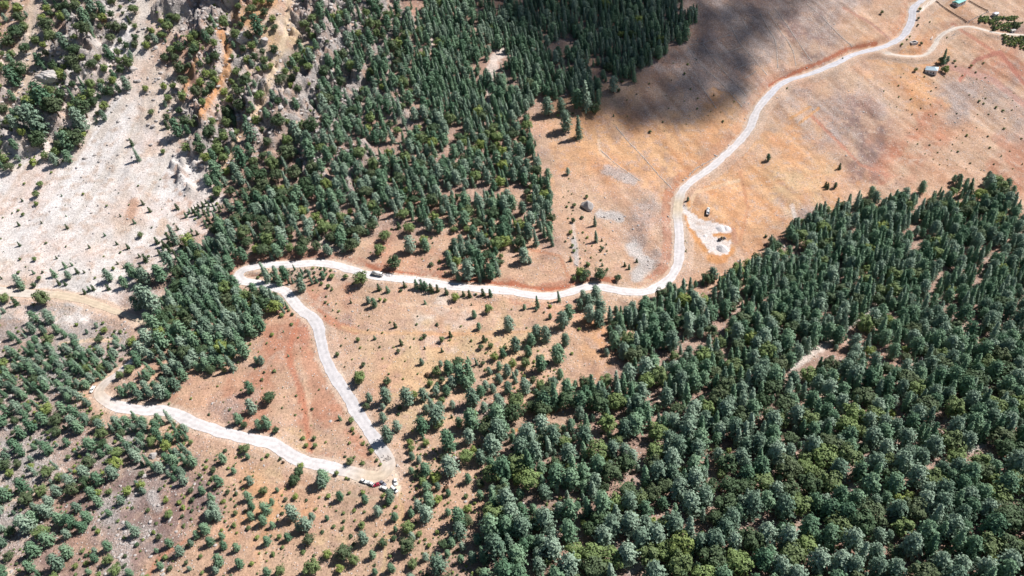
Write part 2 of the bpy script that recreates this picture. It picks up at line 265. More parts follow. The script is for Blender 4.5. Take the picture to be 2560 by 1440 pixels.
D = seg_d(VX, VY, [(1785, 589), (1805, 585), (1824, 590)]) + (nz - .5) * 4; blend(np.clip((4.5 - D) / 2, 0, 1), ORG, 0, 0)

# ------------------------------------------------------------------ material helpers
def mat(name, col, rough=.8, metal=0, vary=0, scale=1.0, bump=0, spec=.3):
    m = bpy.data.materials.new(name); m.use_nodes = True; N = m.node_tree; b = N.nodes['Principled BSDF']
    b.inputs['Base Color'].default_value = (*col, 1); b.inputs['Roughness'].default_value = rough; b.inputs['Metallic'].default_value = metal; b.inputs['Specular IOR Level'].default_value = spec
    tc = N.nodes.new('ShaderNodeTexCoord'); no = N.nodes.new('ShaderNodeTexNoise'); no.inputs['Scale'].default_value = scale; no.inputs['Detail'].default_value = 5
    N.links.new(tc.outputs['Object'], no.inputs['Vector'])
    if vary:
        mr = N.nodes.new('ShaderNodeMapRange'); mr.inputs[1].default_value = .3; mr.inputs[2].default_value = .7; mr.inputs[3].default_value = 1 - vary; mr.inputs[4].default_value = 1 + vary
        N.links.new(no.outputs[0], mr.inputs[0]); mx = N.nodes.new('ShaderNodeVectorMath'); mx.operation = 'SCALE'; mx.inputs[0].default_value = col
        N.links.new(mr.outputs[0], mx.inputs[3]); N.links.new(mx.outputs[0], b.inputs['Base Color'])
    if bump:
        bp = N.nodes.new('ShaderNodeBump'); bp.inputs['Strength'].default_value = bump; bp.inputs['Distance'].default_value = .1; N.links.new(no.outputs[0], bp.inputs['Height']); N.links.new(bp.outputs[0], b.inputs['Normal'])
    return m
def link_obj(name, me, parent=None, kind=None):
    o = bpy.data.objects.new(name, me); COL.objects.link(o)
    if parent: o.parent = parent
    if kind: o['kind'] = kind
    return o
def np_mesh(name, V, F, mats=(), mi=None, smooth=False):
    V = np.asarray(V, np.float32); F = np.asarray(F, np.int32); k = F.shape[1]
    me = bpy.data.meshes.new(name); me.vertices.add(len(V)); me.vertices.foreach_set('co', V.ravel())
    me.loops.add(F.size); me.loops.foreach_set('vertex_index', F.ravel()); me.polygons.add(len(F))
    me.polygons.foreach_set('loop_start', np.arange(0, F.size, k, dtype=np.int32)); me.polygons.foreach_set('loop_total', np.full(len(F), k, np.int32))
    if mi is not None: me.polygons.foreach_set('material_index', np.asarray(mi, np.int32))
    if smooth: me.polygons.foreach_set('use_smooth', np.ones(len(F), bool))
    for m in mats: me.materials.append(m)
    me.update(); me.validate(); return me

# ------------------------------------------------------------------ ground
gm = bpy.data.materials.new('soil_and_rock'); gm.use_nodes = True; N = gm.node_tree; L = N.links; b = N.nodes['Principled BSDF']
b.inputs['Roughness'].default_value = .95; b.inputs['Specular IOR Level'].default_value = .1
def nd(t, **kw):
    n_ = N.nodes.new(t)
    for k, v in kw.items(): setattr(n_, k, v)
    return n_
tc = nd('ShaderNodeTexCoord')
at = nd('ShaderNodeAttribute', attribute_name='soil'); am = nd('ShaderNodeAttribute', attribute_name='mix')
sep = nd('ShaderNodeSeparateXYZ'); L.new(am.outputs['Vector'], sep.inputs[0])
def noise(sc, det=4, rough=.6, vec=None):
    q = nd('ShaderNodeTexNoise'); q.inputs['Scale'].default_value = sc; q.inputs['Detail'].default_value = det; q.inputs['Roughness'].default_value = rough
    L.new(vec or tc.outputs['Object'], q.inputs['Vector']); return q
def rmp(src, a, b_, c, d):
    q = nd('ShaderNodeMapRange'); L.new(src, q.inputs[0])
    for i, v in enumerate((a, b_, c, d)): q.inputs[i + 1].default_value = v
    return q.outputs[0]
def mth(op, a, b_):
    q = nd('ShaderNodeMath', operation=op)
    for i, v in enumerate((a, b_)):
        if isinstance(v, (int, float)): q.inputs[i].default_value = v
        else: L.new(v, q.inputs[i])
    return q.outputs[0]
def mixc(f, a, b_, mode='MIX'):
    q = nd('ShaderNodeMix', data_type='RGBA', blend_type=mode)
    for i, v in ((0, f), (6, a), (7, b_)):
        if isinstance(v, (int, float)): q.inputs[i].default_value = v
        elif isinstance(v, tuple): q.inputs[i].default_value = (*v, 1)
        else: L.new(v, q.inputs[i])
    return q.outputs[2]
n1 = noise(.09, 6, .65); n2 = noise(.7, 5, .7); n3 = noise(.025, 3)
val = mth('MULTIPLY', rmp(n1.outputs[0], .3, .7, .82, 1.17), rmp(n2.outputs[0], .3, .7, .70, 1.26))
sc_ = nd('ShaderNodeVectorMath', operation='SCALE'); L.new(at.outputs['Color'], sc_.inputs[0]); L.new(val, sc_.inputs[3])
n4 = noise(1.5, 3, .75); crev = rmp(mth('MULTIPLY', rmp(n4.outputs[0], .50, .62, 0, 1), mth('ADD', mth('MULTIPLY', sep.outputs[0], .55), .14)), 0, 1, 1, .35); L.new(mth('MULTIPLY', val, crev), sc_.inputs[3])
c1 = mixc(rmp(n3.outputs[0], .45, .7, 0, .35), sc_.outputs[0], (1.15, .80, .66), 'MULTIPLY')
# pale stones
vo = nd('ShaderNodeTexVoronoi'); vo.inputs['Scale'].default_value = .75; L.new(tc.outputs['Object'], vo.inputs['Vector'])
vr = nd('ShaderNodeSeparateColor'); L.new(vo.outputs['Color'], vr.inputs[0])
near = rmp(vo.outputs['Distance'], .22, .38, 1, 0)
thr = mth('LESS_THAN', vr.outputs[0], mth('MULTIPLY', sep.outputs[0], mth('MULTIPLY', rmp(n1.outputs[0], .35, .65, .05, 1.3), .75)))
c2 = mixc(mth('MULTIPLY', mth('MULTIPLY', near, thr), .8), c1, (.60, .56, .54))
# dry tufts and dark debris
vo2 = nd('ShaderNodeTexVoronoi'); vo2.inputs['Scale'].default_value = .55; L.new(tc.outputs['Object'], vo2.inputs['Vector'])
vr2 = nd('ShaderNodeSeparateColor'); L.new(vo2.outputs['Color'], vr2.inputs[0])
near2 = rmp(vo2.outputs['Distance'], .16, .34, 1, 0)
thr2 = mth('LESS_THAN', vr2.outputs[1], mth('MULTIPLY', sep.outputs[1], mth('MULTIPLY', rmp(n1.outputs[0], .62, .38, .15, 1.3), .8)))
c3 = mixc(mth('MULTIPLY', mth('MULTIPLY', near2, thr2), .6), c2, (.16, .115, .075))
L.new(c3, b.inputs['Base Color'])
bp = nd('ShaderNodeBump'); bp.inputs['Strength'].default_value = .9; bp.inputs['Distance'].default_value = 1.0
hb = mth('ADD', mth('MULTIPLY', n2.outputs[0], mth('ADD', mth('MULTIPLY', sep.outputs[0], 1.3), .45)), mth('MULTIPLY', mth('MULTIPLY', near, thr), .35)); L.new(hb, bp.inputs['Height']); L.new(bp.outputs[0], b.inputs['Normal'])
ny, nx = MX.shape; idx = np.arange(nx * ny).reshape(ny, nx)
F = np.stack([idx[:-1, :-1], idx[:-1, 1:], idx[1:, 1:], idx[1:, :-1]], -1).reshape(-1, 4)
me = np_mesh('ground', np.stack([MX, MY, HH], -1).reshape(-1, 3), F, [gm], smooth=True)
ca = me.color_attributes.new('soil', 'FLOAT_COLOR', 'POINT'); ca.data.foreach_set('color', np.concatenate([soil, np.ones(soil.shape[:2] + (1,))], -1).astype(np.float32).ravel())
va = me.attributes.new('mix', 'FLOAT_VECTOR', 'POINT'); va.data.foreach_set('vector', np.stack([rocky, tuft, rocky * 0], -1).astype(np.float32).ravel())
g = link_obj('ground', me, kind='structure')

# ------------------------------------------------------------------ road ribbons
rm = bpy.data.materials.new('gravel_road'); rm.use_nodes = True; N = rm.node_tree; L = N.links; b = N.nodes['Principled BSDF']
b.inputs['Roughness'].default_value = .9; b.inputs['Specular IOR Level'].default_value = .15
tc = nd('ShaderNodeTexCoord'); at = nd('ShaderNodeAttribute', attribute_name='soil'); n1 = noise(.12, 5); n2 = noise(2.2, 4)
uvn = nd('ShaderNodeAttribute', attribute_name='across'); wv = mth('ABSOLUTE', mth('SUBTRACT', mth('ABSOLUTE', uvn.outputs['Fac'], 0), .45), 0)
n5 = noise(.35, 4, .7)
trk = mth('MULTIPLY', rmp(mth('ADD', wv, mth('MULTIPLY', n5.outputs[0], .3)), .15, .5, .90, 1.02), rmp(n5.outputs[0], .35, .65, .86, 1.08))
val = mth('MULTIPLY', mth('MULTIPLY', rmp(n1.outputs[0], .3, .7, .91, 1.07), rmp(n2.outputs[0], .3, .7, .95, 1.05)), trk)
sc_ = nd('ShaderNodeVectorMath', operation='SCALE'); L.new(at.outputs['Color'], sc_.inputs[0]); L.new(val, sc_.inputs[3]); L.new(sc_.outputs[0], b.inputs['Base Color'])
def ribbon(name, Lw, hw, colf, lift):
    P = Lw; T = np.gradient(P[:, :2], axis=0); T /= np.linalg.norm(T, axis=1)[:, None]; Nn = np.c_[T[:, 1], -T[:, 0]]
    ks = np.linspace(-1, 1, 7); s = np.arange(len(P)); jl = (fbm(s / 3, s * 0, 4) - .5) * 2.0; jr = (fbm(s / 3, s * 0 + 9, 4) - .5) * 2.0
    pxx, pyy, _ = proj(P); hw = hw * np.where((pxx < 385) & (pyy > 745) & (pyy < 952), .62, 1.0); hw = np.convolve(np.pad(hw, 6, mode='edge'), np.ones(13) / 13, 'valid')
    V = []; A_ = []
    for k in ks:
        off = k * hw + np.where(k < -.9, jl, 0) + np.where(k > .9, jr, 0)
        V.append(np.c_[P[:, :2] + Nn * off[:, None], P[:, 2] + lift - .02 * abs(k)]); A_.append(np.full(len(P), k))
    V = np.stack(V, 1); A_ = np.stack(A_, 1); m = len(P); V[..., 2] = np.maximum(V[..., 2], height(V[..., 0], V[..., 1]) + lift); I = np.arange(m * 7).reshape(m, 7)
    F = np.stack([I[:-1, :-1], I[:-1, 1:], I[1:, 1:], I[1:, :-1]], -1).reshape(-1, 4)
    me = np_mesh(name, V.reshape(-1, 3), F, [rm], smooth=True)
    px, py, _ = proj(P); c = np.array([colf(a, b_) for a, b_ in zip(px, py)])
    for a in range(3): c[:, a] = np.convolve(np.pad(c[:, a], 4, mode='edge'), np.ones(9) / 9, 'valid')
    c = np.repeat(c[:, None], 7, 1); c = np.concatenate([c, np.ones(c.shape[:2] + (1,))], -1)
    me.color_attributes.new('soil', 'FLOAT_COLOR', 'POINT').data.foreach_set('color', c.astype(np.float32).ravel())
    me.attributes.new('across', 'FLOAT', 'POINT').data.foreach_set('value', A_.astype(np.float32).ravel())
    link_obj(name, me, kind='structure')
def cmain(x, y):
    if 878 < x < 1010 and 1152 < y < 1215: return (.58, .475, .37)
    if x < 275 and 935 < y < 1010: return (.60, .50, .42)
    if x < 380 and y < 850: return (.56, .46, .35) if x > 110 else (.58, .52, .46)
    if 1685 < x < 1705 and 490 < y < 545: return (.60, .50, .38)
    if 760 < x < 975 and 790 < y < 1152: return (.60, .575, .585)
    if x > 1900 and y < 250: return (.56, .55, .585)
    return (.64, .605, .605)
ribbon('road', ROADS[0][0], ROADS[0][1], cmain, .03)
ribbon('side_road', ROADS[1][0], ROADS[1][1], lambda x, y: (.60, .53, .47), .022)
ribbon('dirt_path', ROADS[2][0], ROADS[2][1], lambda x, y: (.66, .59, .53), .014)

# ------------------------------------------------------------------ foliage
def leafmat(name, c, c2, vary=.3):
    m = bpy.data.materials.new(name); m.use_nodes = True; N_ = m.node_tree; b_ = N_.nodes['Principled BSDF']
    oi = N_.nodes.new('ShaderNodeObjectInfo'); mx = N_.nodes.new('ShaderNodeMix'); mx.data_type = 'RGBA'; mx.inputs[6].default_value = (*c, 1); mx.inputs[7].default_value = (*c2, 1)
    N_.links.new(oi.outputs['Random'], mx.inputs[0])
    tc_ = N_.nodes.new('ShaderNodeTexCoord'); no = N_.nodes.new('ShaderNodeTexNoise'); no.inputs['Scale'].default_value = .9; no.inputs['Detail'].default_value = 3; N_.links.new(tc_.outputs['Object'], no.inputs['Vector'])
    mr = N_.nodes.new('ShaderNodeMapRange'); mr.inputs[1].default_value = .3; mr.inputs[2].default_value = .7; mr.inputs[3].default_value = 1 - vary; mr.inputs[4].default_value = 1 + vary; N_.links.new(no.outputs[0], mr.inputs[0])
    s = N_.nodes.new('ShaderNodeVectorMath'); s.operation = 'SCALE'; N_.links.new(mx.outputs[2], s.inputs[0]); N_.links.new(mr.outputs[0], s.inputs[3]); N_.links.new(s.outputs[0], b_.inputs['Base Color'])
    b_.inputs['Roughness'].default_value = .65; b_.inputs['Specular IOR Level'].default_value = .25
    tl = N_.nodes.new('ShaderNodeBsdfTranslucent'); N_.links.new(s.outputs[0], tl.inputs[0]); ms = N_.nodes.new('ShaderNodeMixShader'); ms.inputs[0].default_value = .12; N_.links.new(b_.outputs[0], ms.inputs[1]); N_.links.new(tl.outputs[0], ms.inputs[2]); N_.links.new(ms.outputs[0], N_.nodes['Material Output'].inputs['Surface'])
    return m
LM = {'blue-green': leafmat('blue_green_needles', (.34, .445, .34), (.15, .235, .165)), 'deep green': leafmat('deep_green_needles', (.11, .21, .125), (.25, .38, .24)),
      'olive green': leafmat('olive_needles', (.21, .29, .105), (.15, .20, .09)), 'yellow-green': leafmat('yellow_green_leaves', (.29, .36, .10), (.21, .27, .09)),
      'dark green': leafmat('dark_green_needles', (.075, .13, .065), (.12, .155, .08)), 'silvery grey': leafmat('dead_grey_twigs', (.25, .24, .27), (.22, .2, .2)), 'rusty pink': leafmat('rusty_dry_needles', (.36, .22, .17), (.3, .18, .15)), 'dry brown': leafmat('dry_brown_leaves', (.17, .10, .06), (.13, .08, .05))}
bark = mat('bark', (.17, .125, .10), .9, vary=.3, scale=3)
def quads(C, Nrm, size, r, asp=.7):
    n_ = len(C); a = r.normal(size=(n_, 3)); Nrm = Nrm / np.maximum(np.linalg.norm(Nrm, axis=1), 1e-6)[:, None]
    t = np.cross(Nrm, a); t /= np.maximum(np.linalg.norm(t, axis=1), 1e-6)[:, None]; b_ = np.cross(Nrm, t)
    s = size[:, None]; j = lambda: r.uniform(.6, 1.15, (n_, 1))
    V = np.stack([C - t * s * j(), C - b_ * s * asp * j() + Nrm * s * .2, C + t * s * j(), C + b_ * s * asp * j() - Nrm * s * .25], 1).reshape(-1, 3)
    return V, np.arange(n_ * 4).reshape(-1, 4)
def crown(kind, seed):
    """unit-free crown in metres; cedar ~8 m wide 11 m tall, fir 4.6 x 15, pine 8 x 9, shrub 2 x 1.6, sapling 1.8 x 3.6"""
    r = np.random.default_rng(seed); C = []; Nn = []; S = []
    if kind in ('cedar', 'fir', 'sapling'):
        Ht, Rm, lev, nb, sz, pw = dict(cedar=(13, 4.2, 17, 9, .50, .55), fir=(14.5, 2.7, 24, 7, .42, .75), sapling=(3.7, 1.0, 12, 6, .24, .8))[kind]
        base = dict(cedar=1.6, fir=1.0, sapling=.25)[kind]; lean = r.uniform(-.03, .03, 2); asy = r.uniform(0, 6.28)
        for l in range(lev):
            f = (l + r.uniform(-.25, .25)) / lev; f = min(max(f, 0), .995); z = base + f * (Ht - base)
            rad = Rm * (1 - f) ** pw * (r.uniform(.78, 1.12)) + .15
            if kind == 'cedar': rad = Rm * math.sqrt(max(1 - (f * .93) ** 2.4, .02)) * r.uniform(.72, 1.1) * (.75 + .25 * min(1, f * 4))
            for k in range(nb):
                az_ = k * 6.283 / nb + r.uniform(-.4, .4) + l * 1.3; Lb = rad * r.uniform(.62, 1.15) * (1 + .16 * math.cos(az_ - asy))
                ns = max(2, int(Lb / (sz * 1.05)) + 1)
                for q in range(ns):
                    u = (q + .6) / ns; u = .18 + .82 * u; sp = sz * .9
                    for rep in range(2 if u > .5 else 1):
                        c = np.array([math.cos(az_) * Lb * u, math.sin(az_) * Lb * u, z - (.13 if kind == 'cedar' else .32) * Lb * u + (.05 * Lb)]) + r.normal(0, sp * .5, 3) * np.array([1, 1, .45])
                        c[:2] += lean * c[2]; C.append(c); Nn.append(np.array([math.cos(az_) * .95, math.sin(az_) * .95, .25 + .75 * f + .35 * (u < .6)]) + r.normal(0, .3, 3)); S.append(sz * r.uniform(.7, 1.3))
        for k in range(14): C.append(np.array([lean[0] * Ht, lean[1] * Ht, Ht - k * .09 * Ht / 11]) + r.normal(0, .1 * sz * 2, 3)); Nn.append(r.normal(size=3)); S.append(sz * .5)
    else:
        big = kind == 'pine'; n_l = 20 if big else 7; Rm, Hc, zc, sz = (4.2, 4.3, 4.6, .42) if big else (1.0, .75, .72, .22)
        lobes = [(np.zeros(3), .8)]
        for k in range(n_l):
            d = r.normal(size=3); d /= np.linalg.norm(d); d[2] = d[2] * .8 + .1; lobes.append((d * r.uniform(.4, .85), r.uniform(.22, .46)))
        per = 62 if big else 26
        for c0, rr in lobes:
            m_ = int(per * (2.2 if rr > .7 else 1))
            for k in range(m_):
                d = r.normal(size=3); d /= np.linalg.norm(d)
                if d[2] < -.75: d[2] *= -1
                p = (c0 + d * rr * r.uniform(.75, 1.05)); C.append(np.array([p[0] * Rm, p[1] * Rm, zc + p[2] * Hc])); Nn.append(d + c0 * .9 + r.normal(0, .28, 3) + np.array([0, 0, .25])); S.append(sz * r.uniform(.6, 1.35))
    C = np.array(C); Nn = np.array(Nn); S = np.array(S); return quads(C, Nn, S, r)
def tube(path, rads, k=6):
    V = []; path = np.array(path, float)
    for i, p in enumerate(path):
        d = path[min(i + 1, len(path) - 1)] - path[max(i - 1, 0)]; d /= np.linalg.norm(d); a = np.cross(d, [.3, 1, .2]); a /= np.linalg.norm(a); b_ = np.cross(d, a)
        for j in range(k): t = 6.2832 * j / k; V.append(p + (a * math.cos(t) + b_ * math.sin(t)) * rads[i])
    F = [(i * k + j, i * k + (j + 1) % k, (i + 1) * k + (j + 1) % k, (i + 1) * k + j) for i in range(len(path) - 1) for j in range(k)]
    return np.array(V), np.array(F)
def merge(parts):
    V = []; F = []; o = 0
    for v, f in parts: V.append(v); F.append(f + o); o += len(v)
    return np.concatenate(V), np.concatenate(F)
def trunk(kind, seed):
    r = np.random.default_rng(seed + 99); H_, R_ = dict(cedar=(10.5, .42), fir=(14, .26), pine=(6.5, .38))[kind]
    pts = [(0, 0, -1.2), (0, 0, 0)] + [(r.normal(0, .08), r.normal(0, .08), H_ * t) for t in (.3, .6, 1)]
    parts = [tube(pts, [R_ * 1.3, R_ * 1.1, R_ * .8, R_ * .5, .05])]
    for k in range(9):
        z = H_ * (.2 + .07 * k); a = k * 2.4; Lb = dict(cedar=3.2, fir=1.6, pine=2.9)[kind] * (1 - .07 * k); parts.append(tube([(0, 0, z), (math.cos(a) * Lb * .5, math.sin(a) * Lb * .5, z + .3), (math.cos(a) * Lb, math.sin(a) * Lb, z + (.8 if kind == 'pine' else .1))], [R_ * .4, R_ * .25, .03], 4))
    V, F = merge(parts); return np_mesh('trunk', V, F, [bark], smooth=True)
NV = 4; CR = {}; TR = {}
def crown_mesh(kind, v, colr):
    k = (kind, v, colr)
    if k not in CR:
        kk = (kind, v, None)
        if kk not in CR: CR[kk] = crown(kind, 100 * v + len(kind))
        CR[k] = np_mesh(kind + '_crown', *CR[kk], [LM[colr]])
    return CR[k]
def trunk_mesh(kind, v):
    if (kind, v) not in TR: TR[(kind, v)] = trunk(kind, v)
    return TR[(kind, v)]
DIM = dict(cedar=(8.6, 13), fir=(5.3, 14.5), pine=(8.4, 9), shrub=(2.2, 1.5), sapling=(2.1, 3.7))
# ---- placed trees: x, y (crown centre in the photograph), crown width in px, species letter
# c cedar, p pine, f fir, s shrub, a sapling, y yellow shrub, d dry shrub
TREES = """362,845,34c 350,872,30c 388,812,34c 368,798,26c 338,893,26c 300,937,22p 398,850,38c 374,884,24c 388,875,26p 322,922,26p 344,905,18c 985,655,38p 902,695,38p 948,623,32p 962,590,28p 1023,570,30p 995,562,12a 1022,612,32c 1065,612,26c 1095,562,28c 1118,637,20c 1078,660,15s 1132,670,22c 1168,672,40c 1200,650,34c 1225,680,30c
750,712,28c 708,680,26c 660,680,22f 690,690,20f 864,690,16s 828,690,18s 820,715,14s 803,708,11s 946,717,12a 968,722,12a 1003,725,10s 1040,710,14a 1053,710,16a 1063,713,16a 1077,720,14a 1093,720,12a 1115,727,12a 1158,733,10a 1173,733,12a 1190,735,9s 1207,730,12a 1225,732,12a 1010,710,10a 1000,727,9s 1137,743,22p
920,750,14c 935,755,18c 950,748,11y 963,750,12y 846,777,9y 1185,785,16c 1195,815,15c 1270,808,30c 975,805,7s 987,812,10a 1044,790,5s 923,790,5s 895,848,12p 936,843,8a 1002,855,11a 1060,840,13p 1053,845,11s 1105,848,16p 1125,834,11a 1209,845,13a 1217,848,9s 1178,851,9s 1125,849,7s 1035,846,7s 853,863,8s 864,845,5s 843,885,12p 908,911,13p 996,877,12p 949,867,8s 1055,903,14c 1102,908,13c 900,945,32p 893,940,18p 968,952,22p 1068,935,16d 1120,915,30c 1145,905,30p 1150,930,44c 1172,925,28f 1165,955,30c 1130,950,26c
680,836,12y 728,810,12s 704,787,14s 730,785,11s 722,775,9s 652,900,18c 660,930,8s 685,927,11s 655,948,10s 672,993,32p 665,1055,30c 690,1075,20p 645,1060,24c 738,1037,8s 756,1023,5s 757,1095,15s 785,1095,12p 765,1113,12p 787,1113,14p 878,1050,15p 880,1072,12p 884,1083,10s 903,1091,8s 907,1107,14y 919,1111,8s 928,1128,14p 942,1149,11s 951,1160,10y 874,1152,20p 862,1140,9s 886,1142,8s 906,1157,15s
923,993,20c 963,988,32c 1018,993,38c 1036,985,20p 914,1015,18p 958,1042,22c 957,1015,14c 1000,1020,14p 995,1035,11s 967,1085,34c 990,1065,24c 1025,1105,18p 735,1200,28p 745,1180,26p 752,1165,18p 728,1208,18p 806,1188,34c 803,1202,28c 841,1182,13p 865,1195,10y 872,1197,8s 669,1138,13s 655,1147,9s 700,1147,11s 708,1155,9d 848,1238,22c 820,1240,16y 765,1250,11s 873,1232,11s 907,1230,15y 910,1247,20c 973,1240,26c 957,1237,15y 971,1252,18c
662,1270,32c 728,1280,34c 788,1272,11y 705,1283,13s 762,1310,32c 745,1318,20c 772,1347,32p 717,1342,20c 805,1330,13s 666,1350,24c 654,1300,26c 778,1290,18c 946,1275,24c 961,1265,12y 987,1289,20c 990,1267,11y 876,1340,15s 907,1345,30c 941,1336,12y 855,1320,15s 857,1380,44p 885,1400,28p 930,1387,20c 757,1380,16s 682,1385,15s 780,1420,44p 665,1428,24c 700,1425,28p 850,1420,22p 937,1427,16c
1018,1320,34p 1018,1365,42p 1030,1340,20c 985,1345,17s 1049,1335,17p 1039,1305,9s 1093,1330,15y 1073,1362,15y 1130,1355,22c 1155,1365,20c 1110,1360,26p 1045,1149,16c 1062,1170,32c 1045,1185,24p 1065,1220,26c 1045,1262,26c 1070,1245,34c 1095,1250,24p 1115,1220,18d 1088,1035,44c 1055,1060,38c 1095,1060,28p 1105,1000,18p 1180,990,40c 1200,975,26c 1175,1045,48c 1145,1055,22c 1118,1100,44c 1120,1160,48c 1165,1140,38p 1200,1140,34c 1170,1195,22c 1165,1240,16s 1145,1290,40c 1170,1300,30p 1150,1325,36c 1215,1320,20c
350,585,15p 318,615,9a 85,647,12p 45,525,8s 30,532,6s 57,535,11s 90,508,14y 88,485,20p 45,680,11s 42,700,22c 50,715,18c 83,712,13p 97,695,12p 106,680,8s 160,662,10a 131,681,14a 167,687,16c 191,676,9a 178,660,6a 145,705,9a 161,707,8a 268,687,24c 283,670,9p 237,694,8s 209,727,9a 220,720,8a 231,718,9a 268,717,10a 360,643,13a 371,640,9s 390,600,12a 408,608,12a 420,620,12a 440,515,10a 472,532,9s 355,505,8a 372,523,9a 323,675,28c 308,705,22c 345,690,26c 362,690,32c 395,680,36c 420,650,34c 355,742,48c 378,752,40c 340,755,28c 103,745,38p 120,790,28c 10,745,24p 35,752,14a 200,500,0s
550,905,24c 560,925,14p 508,895,24c 470,905,26c 490,915,20c 525,925,26p 575,895,13p 595,905,8s 625,860,9y 640,900,15c 623,967,26c 627,1017,34c 595,1045,26c 610,1062,20p 400,980,32c 418,985,18c 423,1008,8s 418,1040,18f 435,1062,16p 450,1068,16p 613,1120,26p 600,1118,14s 555,1145,24c 583,1175,16c 546,1200,28c 530,1195,16s 517,1150,10s 500,1188,12p 477,1225,18p 503,1225,22c 448,1255,16y 457,1268,16y 455,1290,13s 530,1265,32c 540,1285,28c 520,1290,26c 510,1318,30c 490,1335,20c 475,1358,18c 502,1390,13p 545,1400,32c 537,1425,20c 620,1240,24c 628,1265,22c 625,1290,22c 585,1310,16s
352,1212,26p 356,1225,18c 300,1250,22c 265,1365,26c 270,1400,30p 285,1425,34p 335,1328,28c 215,1205,34p 240,1195,36c 225,1230,30c 205,1180,32c 245,1230,22y 190,1265,26c 175,1300,34c 215,1290,30c 60,1310,44c 80,1290,30c 80,1370,40c 140,1405,40c 165,1380,34c 70,1415,30c 25,1330,30p 20,1390,30p
1368,263,34c 1403,262,26c 1413,303,34c 1445,318,22f 1488,270,28p 1467,275,11s 1497,235,18c 1443,245,34c 1465,240,26f 1533,210,28c 1547,225,11s 1555,203,11s 1420,427,13c 1408,278,9s 1395,288,10s 1432,283,8s 1467,491,10p 1435,512,11p 1433,550,12p 1455,543,11s 1487,552,11f 1427,580,12p 1490,590,13f 1457,580,8s 1468,593,9y 1430,613,9p 1435,627,9p 1506,620,10p 1592,650,7a 1562,660,8a 1573,667,8a 1308,635,32c 1325,650,13c 1290,625,11s
1435,695,13p 1450,680,24p 1465,685,26p 1470,660,16s 1455,697,20p 1500,683,32p 1518,673,10s 1545,695,18p 1490,730,32c 1470,752,30c 1450,760,24c 1500,765,36c 1475,782,34c 1497,795,32c 1457,737,20c 1420,778,30c 1408,798,34c 1397,740,12f 1343,755,13f 1340,773,9c 1310,767,11c 1375,790,12c 1375,765,13y 1360,780,7s 1370,755,6s 1340,830,30c 1365,835,30c 1328,850,26c 1412,848,26c 1393,883,38c 1350,910,34c 1537,850,34c 1545,830,26c 1518,880,15c 1430,883,10y 1448,822,10y 1567,927,12y
40,80,40p 20,100,38p 48,45,30p 115,60,46p 125,88,38p 150,40,26p 165,12,26p 210,40,38c 225,15,34c 210,72,34p 312,65,20p 313,148,20p 185,125,36p 178,150,38p 50,170,42p 28,190,40c 100,240,56c 130,262,56p 85,300,56c 95,350,48p 68,270,30c 180,210,20p 205,270,50p 195,300,44c 185,345,52p 165,350,40c 208,335,18y 82,405,24y 130,397,16y 10,395,28p 50,412,10y 100,460,18p 60,458,8s 128,430,8s 327,354,11a 340,385,15f 407,378,14p 415,310,13a 378,280,17p 362,220,18p 450,170,34p 455,200,32p 490,230,32p 5,270,30p 155,100,30c 60,120,30p
270,130,28c 260,170,24p 280,200,24p 250,205,22p 420,245,24p 410,215,20p 440,320,36c 460,300,30p 520,330,44p 500,370,36p 545,370,36p 535,420,40c 560,340,28p 570,280,34p 600,260,36p 585,300,24c 620,330,40c 520,450,24c 600,390,40c 640,300,26p 610,200,36p 590,180,26p 560,60,24p 640,60,40c 660,30,24p 700,200,34p 712,178,22p 745,222,26p 770,130,34p 800,25,30c 780,45,26p 760,60,28p 695,300,46p 780,310,44p 740,330,40c 720,380,50p 770,370,44c 680,410,40p 650,440,44p 690,440,40p 735,430,44p 780,420,44p 900,382,34p 925,380,14c 860,330,18f 890,420,30c 960,410,30c 920,320,26y 1035,500,26p
2370,148,11c 2353,150,16p 2362,140,14f 2367,168,13y 2358,172,12p 2366,176,14p 2290,174,10p 2387,153,8p 2428,164,7p 2459,157,6s 2440,180,6s 2390,165,6s 2300,22,8p 2296,45,7p 2295,62,6p 2325,54,5s 2275,90,6s 2268,98,6s 2255,110,7p 2303,108,8p 2368,93,5s 2205,30,9p 2107,145,5s 1968,220,6s 2100,415,9a 2190,495,26c 2180,480,22c 2600,0,0s
2340,285,5s 2392,283,5s 2448,252,8s 2460,258,6s 2490,268,8s 2508,276,8s 2470,340,6s 2510,320,8s 2475,368,7s 2395,378,7s 2417,338,8y 1922,393,13c 1720,497,8c 1715,627,5s 1713,602,4s 2070,465,9a 2088,463,11c 2520,460,22c 2535,475,16c 1915,590,10s 2065,460,9a""".split()
SPEC = dict(c='cedar', p='pine', f='fir', s='shrub', a='sapling', y='shrub', d='shrub')
def pick_col(L_, r):
    q = r.random()
    if L_ == 'c': return 'blue-green' if q < .62 else 'deep green'
    if L_ == 'f': return 'deep green' if q < .5 else 'blue-green'
    if L_ == 'p': return 'dark green' if q < .48 else ('olive green' if q < .96 else 'yellow-green')
    if L_ == 's': return 'dark green' if q < .5 else 'olive green'
    if L_ == 'a': return 'dark green' if q < .6 else 'deep green'
    return 'yellow-green' if L_ == 'y' else 'dry brown'
